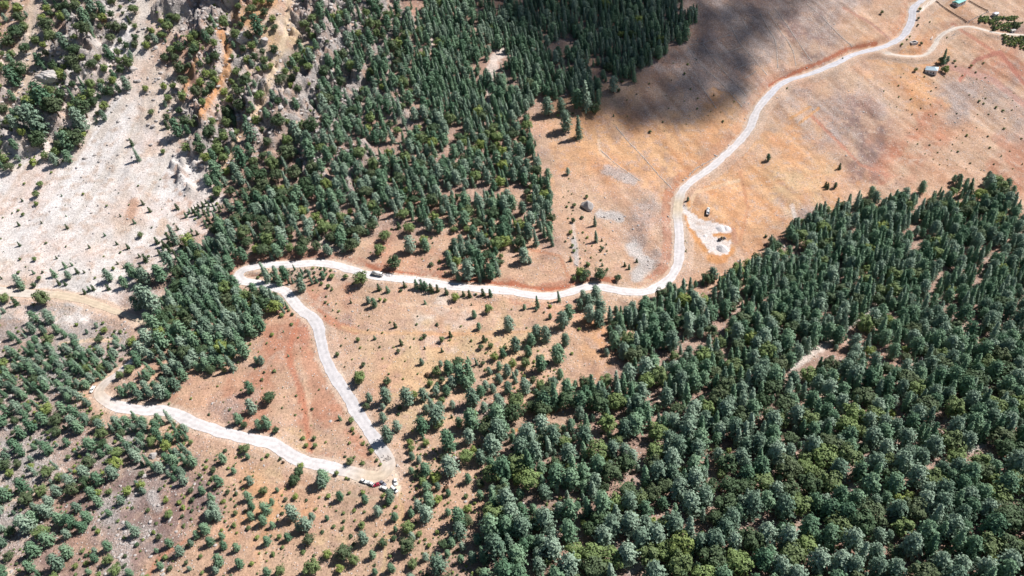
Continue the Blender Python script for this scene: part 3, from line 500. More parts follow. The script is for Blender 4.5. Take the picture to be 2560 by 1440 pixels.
# ---- woods: polygon, spacing (m), size range, species weights c,p,f,s,y,a
HOLES = [[(1225, 120), (1262, 112), (1280, 138), (1245, 175), (1228, 200), (1212, 180)], [(1068, 82), (1095, 85), (1090, 130), (1070, 125)], [(1212, 200), (1232, 200), (1232, 270), (1210, 265)], [(1955, 945), (1965, 915), (2010, 872), (2080, 828), (2098, 850), (2060, 895), (2000, 945)], [(2100, 815), (2150, 780), (2240, 730), (2245, 748), (2170, 800), (2115, 835)], [(1545, 1440), (1555, 1405), (1590, 1385), (1628, 1400), (1625, 1450), (1565, 1475)],
 [(1405, 880), (1450, 815), (1510, 850), (1520, 920), (1440, 930), (1400, 960)], [(2330, 1055), (2400, 1020), (2420, 1045), (2360, 1085)], [(2385, 1130), (2450, 1085), (2485, 1105), (2430, 1165)], [(1830, 1330), (1880, 1290), (1920, 1280), (1900, 1320), (1850, 1350)], [(2080, 1232), (2160, 1200), (2165, 1215), (2090, 1248)], [(1600, 985), (1650, 940), (1665, 1010), (1610, 1025)], [(1470, 1390), (1545, 1350), (1550, 1368), (1485, 1410)], [(2355, 1045), (2400, 1022), (2410, 1040), (2370, 1060)], [(1930, 590), (1945, 570), (1985, 600), (1950, 620)], PLAZA, YARD1,
 [(352, -60), (385, -60), (362, 130), (352, 190), (320, 260), (265, 340), (235, 350), (295, 250), (330, 180), (338, 120)], [(702, -60), (750, -60), (732, 100), (697, 195), (660, 285), (610, 340), (560, 430), (545, 420), (590, 330), (640, 260), (672, 180), (702, 90)], [(72, -60), (105, -60), (84, 100), (84, 190), (50, 240), (25, 300), (10, 290), (30, 235), (62, 180), (60, 100)], [(390, -60), (535, -60), (520, 70), (460, 90), (440, 40), (395, 30)], [(545, 75), (565, 95), (580, 180), (535, 260), (495, 300), (490, 280), (520, 230), (550, 180)]]
W_ = [
 ([(1830, 672), (1900, 640), (1955, 595), (2000, 555), (2040, 522), (2100, 500), (2160, 512), (2230, 495), (2290, 465), (2350, 472), (2430, 432), (2500, 445), (2560, 520), (2720, 560), (2720, 760), (2560, 760), (2200, 760), (1900, 780), (1700, 790), (1560, 800), (1520, 790), (1545, 765), (1610, 765), (1690, 718), (1750, 690)], 4.3, (.42, 1.25), (42, 12, 42, 3, 1, 0), 'wood below right field'),
 ([(1520, 790), (1700, 785), (1900, 775), (2200, 755), (2720, 755), (2720, 1080), (2100, 1080), (1500, 1060), (1460, 960), (1530, 930), (1560, 900), (1510, 850)], 4.7, (.35, 1.4), (50, 24, 20, 4, 2, 0), 'wood at right edge'),
 ([(1230, 1040), (1300, 960), (1460, 940), (1500, 1050), (2100, 1070), (2720, 1070), (2720, 1580), (1180, 1580), (1200, 1400), (1225, 1200)], 4.9, (.32, 1.45), (42, 38, 9, 8, 3, 0), 'bottom right wood'),
 ([(1030, 1110), (1060, 960), (1210, 860), (1300, 850), (1420, 930), (1300, 980), (1230, 1050), (1220, 1200), (1200, 1580), (1000, 1580), (1005, 1300)], 6.3, (.4, 1.2), (36, 24, 8, 24, 8, 0), 'open woodland below hairpin'),
 ([(1340, 850), (1400, 870), (1420, 930), (1480, 940), (1300, 970), (1220, 930), (1225, 860), (1290, 830)], 6.5, (.6, .95), (50, 15, 10, 20, 5, 0), 'trees round orange clearing'),
 ([(1080, -200), (1745, -200), (1738, 55), (1700, 95), (1655, 132), (1595, 148), (1590, 190), (1530, 185), (1500, 225), (1480, 265), (1420, 225), (1345, 235), (1310, 275), (1200, 330), (1080, 260), (1000, 100)], 4.0, (.35, 1.2), (36, 6, 54, 4, 0, 0), 'top wood'),
 ([(850, 60), (1010, 110), (1080, 265), (1200, 335), (1320, 290), (1350, 370), (1365, 450), (1395, 560), (1385, 605), (1310, 612), (1255, 640), (1240, 690), (1190, 700), (1125, 690), (1115, 600), (1060, 545), (1000, 525), (930, 500), (860, 440), (800, 330), (800, 180)], 4.7, (.35, 1.2), (46, 24, 22, 7, 1, 0), 'central hillside wood'),
 ([(520, 560), (600, 470), (700, 400), (800, 330), (860, 440), (960, 520), (940, 570), (880, 600), (845, 640), (620, 645), (570, 600)], 4.7, (.35, 1.2), (36, 42, 12, 8, 2, 0), 'wood above upper hairpin'),
 ([(800, -200), (1080, -200), (1000, 100), (850, 70), (780, 180), (720, 60)], 4.9, (.35, 1.15), (38, 38, 16, 8, 0, 0), 'rocky top slope'),
 ([(500, 380), (620, 250), (640, 120), (740, 120), (830, 200), (800, 330), (700, 400), (600, 470), (540, 480)], 4.5, (.3, 1.05), (24, 52, 4, 18, 2, 0), 'slope beside scree'),
 ([(0, -200), (720, -200), (720, 60), (640, 120), (600, 270), (480, 380), (400, 300), (440, 200), (380, 90), (330, 200), (220, 330), (170, 400), (60, 400), (0, 420), (-200, 400), (-200, -200)], 4.3, (.28, 1.0), (14, 56, 2, 24, 2, 2), 'top left mountainside'),
 ([(480, 600), (570, 600), (600, 642), (580, 680), (590, 712), (640, 722), (720, 735), (735, 765), (690, 765), (640, 775), (665, 800), (610, 835), (590, 875), (560, 905), (500, 915), (440, 910), (385, 895), (385, 820), (400, 760), (440, 700), (440, 650)], 4.2, (.4, 1.1), (46, 30, 20, 4, 0, 0), 'wood left of upper hairpin'),
 ([(-200, 790), (50, 760), (150, 800), (250, 800), (300, 815), (355, 835), (355, 865), (300, 880), (240, 860), (100, 860), (-200, 900)], 5.6, (.28, .8), (50, 22, 4, 20, 4, 0), 'hillside below the left dirt road'),
 ([(-200, 900), (100, 870), (240, 862), (330, 882), (300, 915), (250, 945), (215, 975), (205, 1010), (120, 960), (-200, 1010)], 3.3, (.38, .7), (38, 8, 16, 22, 16, 0), 'thicket left of hairpin'),
 ([(290, 960), (340, 930), (430, 905), (465, 915), (430, 960), (380, 1000), (310, 1002), (283, 985)], 4.0, (.4, .8), (55, 10, 10, 18, 7, 0), 'thicket inside left hairpin'),
 ([(-200, 1010), (120, 965), (215, 1015), (255, 1020), (262, 1100), (300, 1160), (240, 1250), (190, 1330), (90, 1360), (150, 1440), (60, 1580), (-200, 1580)], 4.4, (.25, .9), (40, 22, 4, 22, 12, 0), 'bottom left slope'),
 ([(268, 1060), (340, 1035), (420, 1048), (480, 1100), (470, 1170), (440, 1185), (400, 1180), (330, 1140), (270, 1110)], 3.9, (.28, .75), (56, 14, 8, 16, 6, 0), 'thicket below left hairpin'),
 ([(250, 1250), (330, 1180), (460, 1150), (600, 1120), (650, 1200), (680, 1580), (150, 1580), (190, 1400)], 6.5, (.28, .85), (34, 24, 0, 36, 6, 0), 'stony slope at the bottom'),
 ([(650, 1200), (900, 1260), (1000, 1260), (1000, 1580), (680, 1580)], 7, (.28, .85), (28, 26, 0, 38, 8, 0), 'dry slope at the bottom'),
 ([(640, 672), (700, 665), (815, 664), (830, 690), (780, 700), (700, 705), (650, 695)], 3.4, (.3, .55), (15, 5, 20, 30, 30, 0), 'strip inside upper hairpin'),
 ([(840, 690), (900, 712), (870, 740), (820, 760), (760, 730), (790, 705)], 5, (.5, .9), (10, 10, 5, 75, 0, 0), 'scrub inside upper hairpin'),
 ([(395, 640), (440, 560), (500, 500), (560, 470), (610, 460), (520, 560), (470, 615), (430, 650)], 5.2, (.8, 1.6), (0, 6, 4, 24, 0, 66), 'scree edge'),
 ([(200, 600), (400, 620), (330, 720), (180, 715), (0, 700), (0, 650)], 13, (.7, 1.5), (0, 0, 0, 30, 0, 70), 'saplings at the foot of the scree'),
 ([(0, 480), (240, 470), (480, 430), (470, 560), (380, 620), (0, 640)], 22, (.5, 1.3), (0, 0, 0, 50, 0, 50), 'bare scree slope'),
 ([(2462, 48), (2545, 40), (2548, 48), (2440, 62)], 1.5, (1.0, 1.9), (0, 0, 0, 80, 20, 0), 'top right hedge'), ([(2465, 62), (2520, 55), (2560, 72), (2490, 80)], 1.9, (1.0, 1.8), (0, 0, 0, 70, 25, 5), 'orchard above side road'),
 ([(2480, 86), (2520, 90), (2600, 98), (2600, 135), (2560, 125), (2510, 100)], 2.0, (1.0, 2.0), (0, 0, 0, 76, 24, 0), 'grove below side road'),
 ([(1405, 420), (1480, 560), (1520, 640), (1440, 700), (1420, 640), (1395, 480)], 9, (.6, 1.4), (0, 0, 0, 60, 10, 30), 'stony strip beside the central wood'),
 ([(860, 600), (1000, 540), (1110, 620), (1120, 680), (1010, 680), (900, 640)], 8, (.6, 1.5), (0, 4, 0, 70, 26, 0), 'clearing above the tanker truck'),
 ([(640, 730), (1400, 760), (1350, 830), (1050, 1120), (1040, 980), (860, 940), (790, 800)], 16, (.4, 1.1), (0, 1, 0, 74, 10, 15), 'dry slope inside the bends'),
 ([(560, 880), (780, 800), (960, 1160), (600, 1060), (440, 1010)], 15, (.5, 1.3), (0, 0, 0, 80, 12, 8), 'dry slope between the two lower road legs'),
 ([(2200, 180), (2560, 180), (2560, 430), (2300, 420)], 17, (.5, 1.2), (0, 0, 0, 90, 5, 5), 'pink slope at the right edge'),
 ([(1600, 170), (1750, 120), (1860, 300), (1640, 330), (1500, 290)], 17, (.4, .9), (0, 0, 0, 95, 0, 5), 'walled field in the cloud shadow')]
r = np.random.default_rng(3)
pts = []   # x,y,z, scale, species letter, region idx(-1 hand), px,py
def lift(px, py, hgt):    # ground point whose plant of this height has its middle at the pixel
    P = hit(px, py); Q = P.copy(); Q[:, 2] += hgt * .5; u, v, _ = proj(Q); return hit(px - (u - px), py - (v - py))
hx = []; 
for t_ in TREES:
    a, b_, c = t_.split(','); wpx = float(c[:-1])
    if wpx > 0: hx.append((float(a), float(b_), wpx, c[-1]))
HXp = np.array([(a, b_) for a, b_, _, _ in hx]); P0 = hit(HXp[:, 0], HXp[:, 1]); dep = (P0 - CAM) @ fw
sc0 = np.array([wp * d / FPX / DIM[SPEC[l]][0] for (_, _, wp, l), d in zip(hx, dep)])
sc0 *= np.array([(.95 if (a < 700 and b_ > 1000) or b_ < 500 and a < 900 else 1.06) if l in 'cpf' else 1.1 for a, b_, _, l in hx])
hg = np.array([DIM[SPEC[l]][1] for *_, l in hx]) * sc0
PP = lift(HXp[:, 0], HXp[:, 1], hg)
cell = {}
def ok(x, y, rad):
    k = (int(x // 6), int(y // 6))
    for i in range(-2, 3):
        for j in range(-2, 3):
            for (a, b_, r_) in cell.get((k[0] + i, k[1] + j), ()):
                if (a - x) ** 2 + (b_ - y) ** 2 < (.5 * (rad + r_)) ** 2: return False
    return True
def put(x, y, rad): cell.setdefault((int(x // 6), int(y // 6)), []).append((x, y, rad))
for (a, b_, wp, l), P, s in zip(hx, PP, sc0):
    pts.append((*P, s, l, -1, a, b_)); put(P[0], P[1], DIM[SPEC[l]][0] * s * .8)
RP = np.concatenate([np.c_[L_[::2, :2], np.full(len(L_[::2]), hw)] for L_, hw in ROADS])
for ri, (poly, sp, (s0, s1), wt, nm) in enumerate(W_):
    pa = np.array(poly, float); lo = pa.min(0); hi = pa.max(0); area = (hi - lo).prod()
    nc = int(min(area / (sp * 3.2 * .30) ** 2 , 42000)) + 60
    q = lo + r.random((nc, 2)) * (hi - lo); q = q[inpoly(q[:, 0] + (fbm(q[:, 0] / 28, q[:, 1] / 28, 500) - .5) * 62, q[:, 1] + (fbm(q[:, 0] / 28, q[:, 1] / 28, 520) - .5) * 50, poly)]
    for bx_, by_, bw_ in ((383, 1128, 24), (420, 1160, 18), (376, 1302, 14), (395, 1255, 18), (123, 188, 24), (662, 104, 18), (857, 70, 20), (2127, 565, 16)): q = q[np.hypot(q[:, 0] - bx_, q[:, 1] - by_ - 4) > bw_]
    for hpoly in HOLES: q = q[~inpoly(q[:, 0], q[:, 1], hpoly)]
    clump = fbm(q[:, 0] / 52, q[:, 1] / 52, 300 + ri, 3); thr_c = .57 if sp in (6.5, 7) else .5 if sp >= 5 else ((.41 if sp == 4.0 else .455 if (s1 >= 1.2 and sp > 3) else (.52 if sp in (4.3, 4.5, 4.9, 4.4) else .44 if sp > 5.1 else 0))); q = q[(clump > thr_c) | (r.random(len(q)) < .06)]
    if not len(q): continue
    w_ = np.array(wt, float); ls = r.choice(list('cpfsya'), len(q), p=w_ / w_.sum()); ss = s0 + (s1 - s0) * r.beta(1.1, 1.5, len(q)); od = np.argsort(-ss + r.normal(0, (s1 - s0) * .22, len(q))) if sp < 6 else np.arange(len(q)); q = q[od]; ss = ss[od]; ls = ls[od]
    ss = np.where((ls == 'p') & (sp < 6), ss * 1.2, ss); smallm = np.isin(ls, ['s', 'y', 'a']); ss = np.where(smallm & (s1 < 1.2), .4 + 1.5 * r.beta(1.3, 2.2, len(q)), ss)
    hg = np.array([DIM[SPEC[l]][1] for l in ls]) * ss
    P = lift(q[:, 0], q[:, 1], hg)
    for p, l, s, (qx, qy) in zip(P, ls, ss, q):
        rad = sp * (s / ((s0 + s1) / 2)) ** .8 if l in 'cpf' else min(sp, 2.4 * s * (1 if sp < 7 else sp / 4))
        if l == 'f' : rad *= .78
        if not ok(p[0], p[1], rad): continue
        if (((RP[:, 0] - p[0]) ** 2 + (RP[:, 1] - p[1]) ** 2) < (RP[:, 2] + 1.0 + (2.2 * s if l in 'cp' else .8)) ** 2).any(): continue
        put(p[0], p[1], rad); pts.append((*p, s, l, ri, qx, qy))
print('PLANTS', len(pts))
# ---- landmarks for describing single trees
LMK = [(598, 690, 'the upper hairpin bend'), (975, 1180, 'the lower hairpin with parked cars'), (245, 975, 'the left hairpin bend'), (943, 687, 'the tanker truck'), (1780, 590, 'the white gravel yard'), (2328, 173, 'the pale-roofed house'), (1467, 507, 'the lone big boulder'), (2185, 127, 'the road fork'), (2388, 5, 'the green-roofed building'), (1700, 470, 'the bend by the orange field'),
 (150, 725, 'the left dirt road'), (280, 450, 'the white scree fan'), (555, 170, 'the rust-coloured gully'), (470, 50, 'the shaded crag'), (1380, 735, 'the red road cutting'), (1480, 760, 'the cedar clump below the road'), (1450, 870, 'the orange clearing'), (1147, 925, 'the lone cedar clump'), (735, 920, 'the red dirt track'), (1245, 150, 'the pale forest clearing'), (383, 1133, 'the big pale boulder'), (335, 1335, 'the long-shadowed cedar'),
 (1850, 150, 'the stone field walls'), (890, 1030, 'the straight grey road'), (700, 1125, 'the lower white road'), (60, 60, 'the top left corner'), (60, 1390, 'the bottom left corner'), (2500, 1400, 'the bottom right corner'), (1000, 1400, 'the yellow dirt track'), (1650, 700, 'the sharp right road bend'), (790, 800, 'the bend below the upper hairpin'), (1180, 720, 'the long upper road'), (720, 40, 'the cream gully'), (700, 400, 'the wooded rocky spur')]
lm = np.array([(a, b_) for a, b_, _ in LMK], float)
DIRW = ['right of', 'below right of', 'below', 'below left of', 'left of', 'above left of', 'above', 'above right of']
ORD = ['closest', 'second closest', 'third closest', 'fourth closest', 'fifth closest', 'sixth closest', 'seventh closest', 'eighth closest', 'ninth closest', 'tenth closest', 'eleventh closest', 'twelfth closest']
NOUN = dict(cedar='cedar', fir='conical fir', pine='round pine', shrub='shrub', sapling='sapling')
CATN = dict(cedar='cedar tree', fir='fir tree', pine='pine tree', shrub='shrub', sapling='sapling')
NAME = dict(cedar='cedar_tree', fir='fir_tree', pine='pine_tree', shrub='shrub', sapling='sapling')
GRP = dict(cedar='cedars on the slopes', fir='conical firs on the slopes', pine='round pines on the slopes', shrub='shrubs on the dry slopes', sapling='saplings on the scree and banks')
by = {}
for p in pts: by.setdefault(SPEC[p[4]], []).append(p)
EXTRA = [(2545, 1285, 24, 'silvery grey', 'fir', 'silvery grey dead snag near the right edge of the bottom right wood'), (2300, 905, 20, 'silvery grey', 'fir', 'small silvery grey dead conifer deep in the wood at right edge'), (700, 235, 22, 'silvery grey', 'fir', 'silvery grey dead conifer on the slope beside the cream gully'), (500, 150, 18, 'silvery grey', 'fir', 'silvery grey dead conifer beside the rust-coloured gully'), (1565, 1140, 30, 'silvery grey', 'fir', 'silvery grey dead conifer standing in the dense wood at bottom right'), (1596, 1315, 30, 'rusty pink', 'fir', 'rusty pink dying conifer in the dense wood at bottom right')]
def make_plant(sp, p, colr, v, rz):
    x, y, z, s = p[:4]; sq = 1 + (v - 1.5) * .05; nm = NAME[sp]
    if sp in ('shrub', 'sapling'):
        o = link_obj(nm, crown_mesh(sp, v, colr)); o.location = (x, y, z - .05); o.rotation_euler = (0, 0, rz); o.scale = (s, s, s * sq); return o, o
    o = bpy.data.objects.new(nm, None); COL.objects.link(o); o.location = (x, y, z - .1); o.rotation_euler = (0, 0, rz); o.scale = (s, s, s * sq)
    c = link_obj('crown', crown_mesh(sp, v, colr), o); link_obj('trunk', trunk_mesh(sp, v), o); return o, c
protos = {}
rr = random.Random(11)
for sp, lst in by.items():
    def size_px(p):
        u, v, d = proj(np.array(p[:3])); vis_ = -20 < u < 2580 and -20 < v < 1470
        return (FPX / d * p[3] * DIM[sp][0] * (1.3 if p[5] == -1 else 1)) if vis_ else 0
    lst.sort(key=size_px, reverse=True); ind = lst[:298]; rest = lst[298:]
    labs = {}
    for p in ind:
        colr = pick_col(p[4], rr); colr = 'dark green' if (p[4] in 'ps' and p[6] < 900 and p[7] < 560 and rr.random() < .75) else colr; o, c = make_plant(sp, p, colr, rr.randrange(NV), rr.uniform(0, 6.28))
        o['category'] = CATN[sp]; protos.setdefault(sp, {}).setdefault((colr, c.data.name), c)
        u, v, d = proj(np.array(p[:3])); wpx = FPX / d * p[3] * DIM[sp][0]
        szw = ('large' if wpx > 36 else 'mid-sized' if wpx > 22 else 'small') if sp in ('cedar', 'fir', 'pine') else ('bushy' if wpx > 11 else 'small' if wpx > 7 else 'tiny')
        reg = '' if p[5] < 0 else W_[p[5]][4]
        k = int(np.argmin(((lm - (p[6], p[7])) ** 2).sum(1))); dx, dy = p[6] - lm[k, 0], p[7] - lm[k, 1]
        dw = DIRW[int(((math.degrees(math.atan2(dy, dx)) + 22.5) % 360) // 45)]
        dense = p[5] >= 0 and W_[p[5]][1] < 7
        pa_ = np.array(W_[p[5]][0]) if dense else None
        if dense:
            a0, b0 = np.clip(pa_.min(0), 0, None), np.minimum(pa_.max(0), (2560, 1440)); nx_ = 4 if a0[0] + 900 < b0[0] else 3; fx_ = int(min(nx_ - 1, max(0, (p[6] - a0[0]) / (b0[0] - a0[0]) * nx_))); fy_ = int(min(2, max(0, (p[7] - a0[1]) / (b0[1] - a0[1]) * 3)))
            part = ['upper', 'middle', 'lower'][fy_] + ' ' + (['far left', 'left centre', 'right centre', 'far right'] if nx_ == 4 else ['left', 'centre', 'right'])[fx_]
        lab = f"{szw} {colr} {NOUN[sp]} in {part} of {reg}" if dense else f"{szw} {colr} {NOUN[sp]} {dw} {LMK[k][2]}"
        labs.setdefault((lab, dense), []).append((math.hypot(dx, dy), o))
    for (lab, dense), os_ in labs.items():
        os_.sort(key=lambda t: t[0])
        for i, (_, o) in enumerate(os_):
            if dense or len(os_) == 1: o['label'] = lab
            else: o['label'] = lab + ', ' + ORD[i] if i < len(ORD) - 1 else lab + ', farther out than the others'
            o['group'] = (GRP[sp] if not dense else lab.split(' in ')[0].split(' ', 1)[1] + 's in ' + lab.split(' in ', 1)[1])
    by[sp] = rest
for (px, py, wpx, colr, sp, lab) in EXTRA:
    P = lift(np.array([px * 1.]), np.array([py * 1.]), np.array([13.]))[0]; o, c = make_plant(sp, (*P, .8), colr, 1, 1); o['category'] = 'dead tree'; o['label'] = lab
def gn_stuff(name, pts_, objs, label, cat):
    me = bpy.data.meshes.new(name); me.vertices.add(len(pts_)); me.vertices.foreach_set('co', np.array([p[:3] for p in pts_], np.float32).ravel() - np.tile(np.float32([0, 0, .1]), len(pts_)))
    q = np.random.default_rng(5)
    me.attributes.new('scl', 'FLOAT', 'POINT').data.foreach_set('value', np.array([p[3] for p in pts_], np.float32))
    me.attributes.new('rz', 'FLOAT_VECTOR', 'POINT').data.foreach_set('vector', np.c_[q.normal(0, .04, (len(pts_), 2)), q.uniform(0, 6.28, len(pts_))].astype(np.float32).ravel())
    o = link_obj(name, me, kind='stuff'); o['label'] = label; o['category'] = cat
    ng = bpy.data.node_groups.new(name, 'GeometryNodeTree'); ng.interface.new_socket('Geometry', in_out='INPUT', socket_type='NodeSocketGeometry'); ng.interface.new_socket('Geometry', in_out='OUTPUT', socket_type='NodeSocketGeometry')
    i = ng.nodes.new('NodeGroupInput'); ou = ng.nodes.new('NodeGroupOutput'); ip = ng.nodes.new('GeometryNodeInstanceOnPoints'); j = ng.nodes.new('GeometryNodeJoinGeometry')
    for group in objs:
        jj = ng.nodes.new('GeometryNodeJoinGeometry'); gi = ng.nodes.new('GeometryNodeGeometryToInstance')
        for ob in group:
            oi = ng.nodes.new('GeometryNodeObjectInfo'); oi.inputs['Object'].default_value = ob; oi.transform_space = 'ORIGINAL'; ng.links.new(oi.outputs['Geometry'], jj.inputs[0])
        ng.links.new(jj.outputs[0], gi.inputs[0]); ng.links.new(gi.outputs[0], j.inputs[0])
    s = ng.nodes.new('GeometryNodeInputNamedAttribute'); s.data_type = 'FLOAT'; s.inputs[0].default_value = 'scl'
    z = ng.nodes.new('GeometryNodeInputNamedAttribute'); z.data_type = 'FLOAT_VECTOR'; z.inputs[0].default_value = 'rz'
    ng.links.new(i.outputs[0], ip.inputs['Points']); ng.links.new(j.outputs[0], ip.inputs['Instance']); ip.inputs['Pick Instance'].default_value = True
    rv = ng.nodes.new('FunctionNodeRandomValue'); rv.data_type = 'INT'; rv.inputs[4].default_value = 0; rv.inputs[5].default_value = len(objs) - 1; ng.links.new(rv.outputs[2], ip.inputs['Instance Index'])
    ng.links.new(z.outputs[0], ip.inputs['Rotation']); ng.links.new(s.outputs[0], ip.inputs['Scale']); ng.links.new(ip.outputs[0], ou.inputs[0])
    md = o.modifiers.new('scatter', 'NODES'); md.node_group = ng; return o
STL = dict(cedar=('cedar_wood', 'smaller blue-green cedars filling the woods on both slopes', 'cedar wood'), fir=('fir_wood', 'smaller conical firs packed through the woods', 'fir wood'), pine=('pine_wood', 'smaller olive and dark green pines among the cedars', 'pine wood'), shrub=('scrub', 'small shrubs dotted over the dry slopes', 'scrub'), sapling=('sapling_growth', 'small saplings dotted over the scree', 'saplings'))
for sp, rest in by.items():
    if not rest: continue
    cs = list(protos[sp].items()); cs = [c for (k, c) in cs if k[0] != 'dry brown'][:10]
    if sp == 'shrub': sel = [[c] for c in cs]
    elif sp == 'sapling': sel = [[c] for c in cs]
    else: sel = [[c, [x for x in c.parent.children if x.name.startswith('trunk')][0]] for c in cs]
    nm, lab, cat = STL[sp]; gn_stuff(nm, rest, sel, lab, cat)
    print(sp, 'rest', len(rest))
# ------------------------------------------------------------------ rocks and crags
rockm = bpy.data.materials.new('limestone'); rockm.use_nodes = True; N = rockm.node_tree; L = N.links; b = N.nodes['Principled BSDF']
b.inputs['Roughness'].default_value = .95; b.inputs['Specular IOR Level'].default_value = .1
tc = nd('ShaderNodeTexCoord'); n1 = noise(.35, 6, .7); n2 = noise(1.6, 4, .6)
cc = mixc(rmp(n1.outputs[0], .35, .65, 0, 1), (.36, .33, .32), (.60, .565, .55)); cc = mixc(rmp(n2.outputs[0], .55, .75, 0, .45), cc, (.46, .32, .23)); L.new(cc, b.inputs['Base Color'])
bp = nd('ShaderNodeBump'); bp.inputs['Strength'].default_value = 1; bp.inputs['Distance'].default_value = .8; L.new(n1.outputs[0], bp.inputs['Height']); L.new(bp.outputs[0], b.inputs['Normal'])
def ico(sub):
    bm = bmesh.new(); bmesh.ops.create_icosphere(bm, subdivisions=sub, radius=1); V = np.array([v.co[:] for v in bm.verts]); F = np.array([[v.index for v in f.verts] for f in bm.faces]); bm.free(); return V, F
def rock_mesh(seed, sub=3, dims=(1, 1, .75), crag=False):
    r_ = np.random.default_rng(seed); V, F = ico(sub); D = V / np.linalg.norm(V, axis=1)[:, None]; rad = np.ones(len(V))
    for k in range(11 if not crag else 26):      # facets cut by planes
        n_ = r_.normal(size=3); n_ /= np.linalg.norm(n_); d = D @ n_; lim = r_.uniform(.62, .92); rad = np.where(d > .2, np.minimum(rad, lim / np.maximum(d, .2)), rad)
    f = 2.2; rad = rad * (1 + .22 * (fbm(D[:, 0] * f + 9 + seed, D[:, 1] * f + D[:, 2] * 3, seed, 4) - .5) * (1.8 if crag else 1))
    V = D * rad[:, None]
    if crag: V[:, 0] += .18 * (fbm(V[:, 2] * 5, V[:, 1] * 4, seed + 5, 3) - .5); V[:, 1] += .25 * (fbm(V[:, 2] * 6 + 3, V[:, 0] * 5, seed + 6, 3) - .5)
    return np_mesh('rock', V * np.array(dims), F, [rockm])
RM = [rock_mesh(s, 2, (1, r_, z_)) for s, r_, z_ in ((1, .8, .7), (2, .9, .55), (3, .7, .8), (4, 1, .6), (5, .75, .5))]
RMB = [rock_mesh(s, 4, (1, r_, z_)) for s, r_, z_ in ((11, .85, .8), (12, .9, .7), (13, .75, .9))]
BOULD = [(383, 1133, 26, 'largest pale boulder in the thicket below the left hairpin bend'), (420, 1165, 21, 'pale flat boulder just right of and below the big pale boulder'), (360, 1188, 15, 'pale slab below the big pale boulder'), (376, 1302, 13, 'pale boulder right of the long-shadowed cedar on the mauve slope'), (297, 1320, 9, 'small pale boulder left of the long-shadowed cedar'),
 (1467, 508, 38, 'domed grey boulder with a bush on top, alone in the orange field'), (1512, 634, 9, 'small bluish grey boulder in the field above the red road cutting'), (1421, 634 - 40, 7, 'small grey boulder beside the stony strip'), (1380, 760, 5, 'tiny pale boulder below the main road'), (1550, 545, 9, 'grey boulder at the right end of the rubble patch'), (1512, 540, 9, 'grey boulder at the left end of the rubble patch'),
 (1596, 562, 8, 'grey boulder in the middle of the orange field'), (1670, 540, 7, 'grey boulder left of the main road bend'), (1700, 1375, 7, 'grey boulder in the dense lower wood'), (440, 1235, 8, 'pale boulder on the stony slope above the bottom edge'), (396, 1262, 9, 'pale boulder in the pale stony streak'), (300, 1345, 8, 'pale boulder nearest the bottom of the mauve slope'), (250, 1425, 9, 'pale boulder at the bottom edge under the pines'),
 (228, 530, 8, 'pale boulder standing alone in the middle of the scree fan'), (290, 540, 6, 'small pale boulder right of the one in mid scree'), (225, 672, 7, 'small pale boulder near the foot of the scree'), (333, 168, 22, 'grey rock ledge at the head of the white scree fan'), (300, 182, 16, 'smaller grey rock ledge left of the one at the scree head'), (20, 1350, 9, 'grey boulder near the bottom left corner'), (15, 1070, 12, 'grey boulder at the left edge among scrub'),
 (1960, 615, 9, 'grey boulder at the edge of the right wood'), (2127, 565, 18, 'pale outcrop inside the upper edge of the right wood'), (2190, 700, 14, 'pale outcrop deep inside the right wood')]
def norm_at(x, y, e=2.0): return Vector((height(x - e, y) - height(x + e, y), height(x, y - e) - height(x, y + e), 2 * e)).normalized()
bobs = []
for i, (px, py, wp, lab) in enumerate(BOULD):
    P = hit1(px, py + wp * .25); d = (P - CAM) @ fw; s = wp * d / FPX * .5
    o = link_obj('boulder', RMB[i % 3] if wp > 12 else RM[i % 5]); z = float(height(P[0], P[1])); o.location = (P[0], P[1], z + s * .12); o.scale = (s, s, s * 1.05); o.rotation_euler = (0, 0, i * 1.7)
    o['label'] = lab; o['category'] = 'boulder'; o['group'] = 'pale boulders'; bobs.append(o)
CRAG = [(580, -50, 135, (.8, .6, 1.9), 'tall grey crag rising at the top edge above the shaded gully'), (662, 102, 27, (.7, .6, .95), 'narrow white crag beside the cream gully'), (857, 70, 30, (.8, .7, .7), 'white rock knob among cedars near the top edge'), (606, 92, 38, (.8, .7, .8), 'grey crag above the rust-coloured gully'),
 (122, 186, 52, (1, .7, .6), 'broad grey crag on the craggy slope at top left'), (28, 300, 46, (1, .6, .7), 'grey crag at the left edge above the scree'), (215, 60, 32, (.8, .6, .6), 'grey crag among trees near the top left'), (490, 292, 30, (.8, .6, .6), 'grey crag at the lower end of the rust-coloured gully'), (700, 265, 26, (.8, .6, .5), 'low pale crag on the wooded rocky spur'), (870, 375, 26, (.9, .5, .5), 'low pale crag in the central wood'), (1115, 50, 24, (.8, .6, .6), 'pale crag in the wood near the top edge')]
for i, (px, py, wp, dm, lab) in enumerate(CRAG):
    P = hit1(px, py + wp * .2); d = (P - CAM) @ fw; s = wp * d / FPX * .62
    o = link_obj('rock_crag', rock_mesh(40 + i, 5, dm, True)); o.location = (P[0], P[1], P[2] + s * .1); o.scale = (s, s, s); o.rotation_euler = (R(-12), R(8), math.atan2(gd[1], gd[0]) + i * .5)
    bb = np.array([(o.matrix_basis @ v.co)[:] for v in list(o.data.vertices)[::7]]); u_, v_, _ = proj(bb); print('CRAG', px, py, u_.min().round(), u_.max().round(), v_.min().round(), v_.max().round())
    o['label'] = lab; o['category'] = 'rock crag'; o['group'] = 'limestone crags'
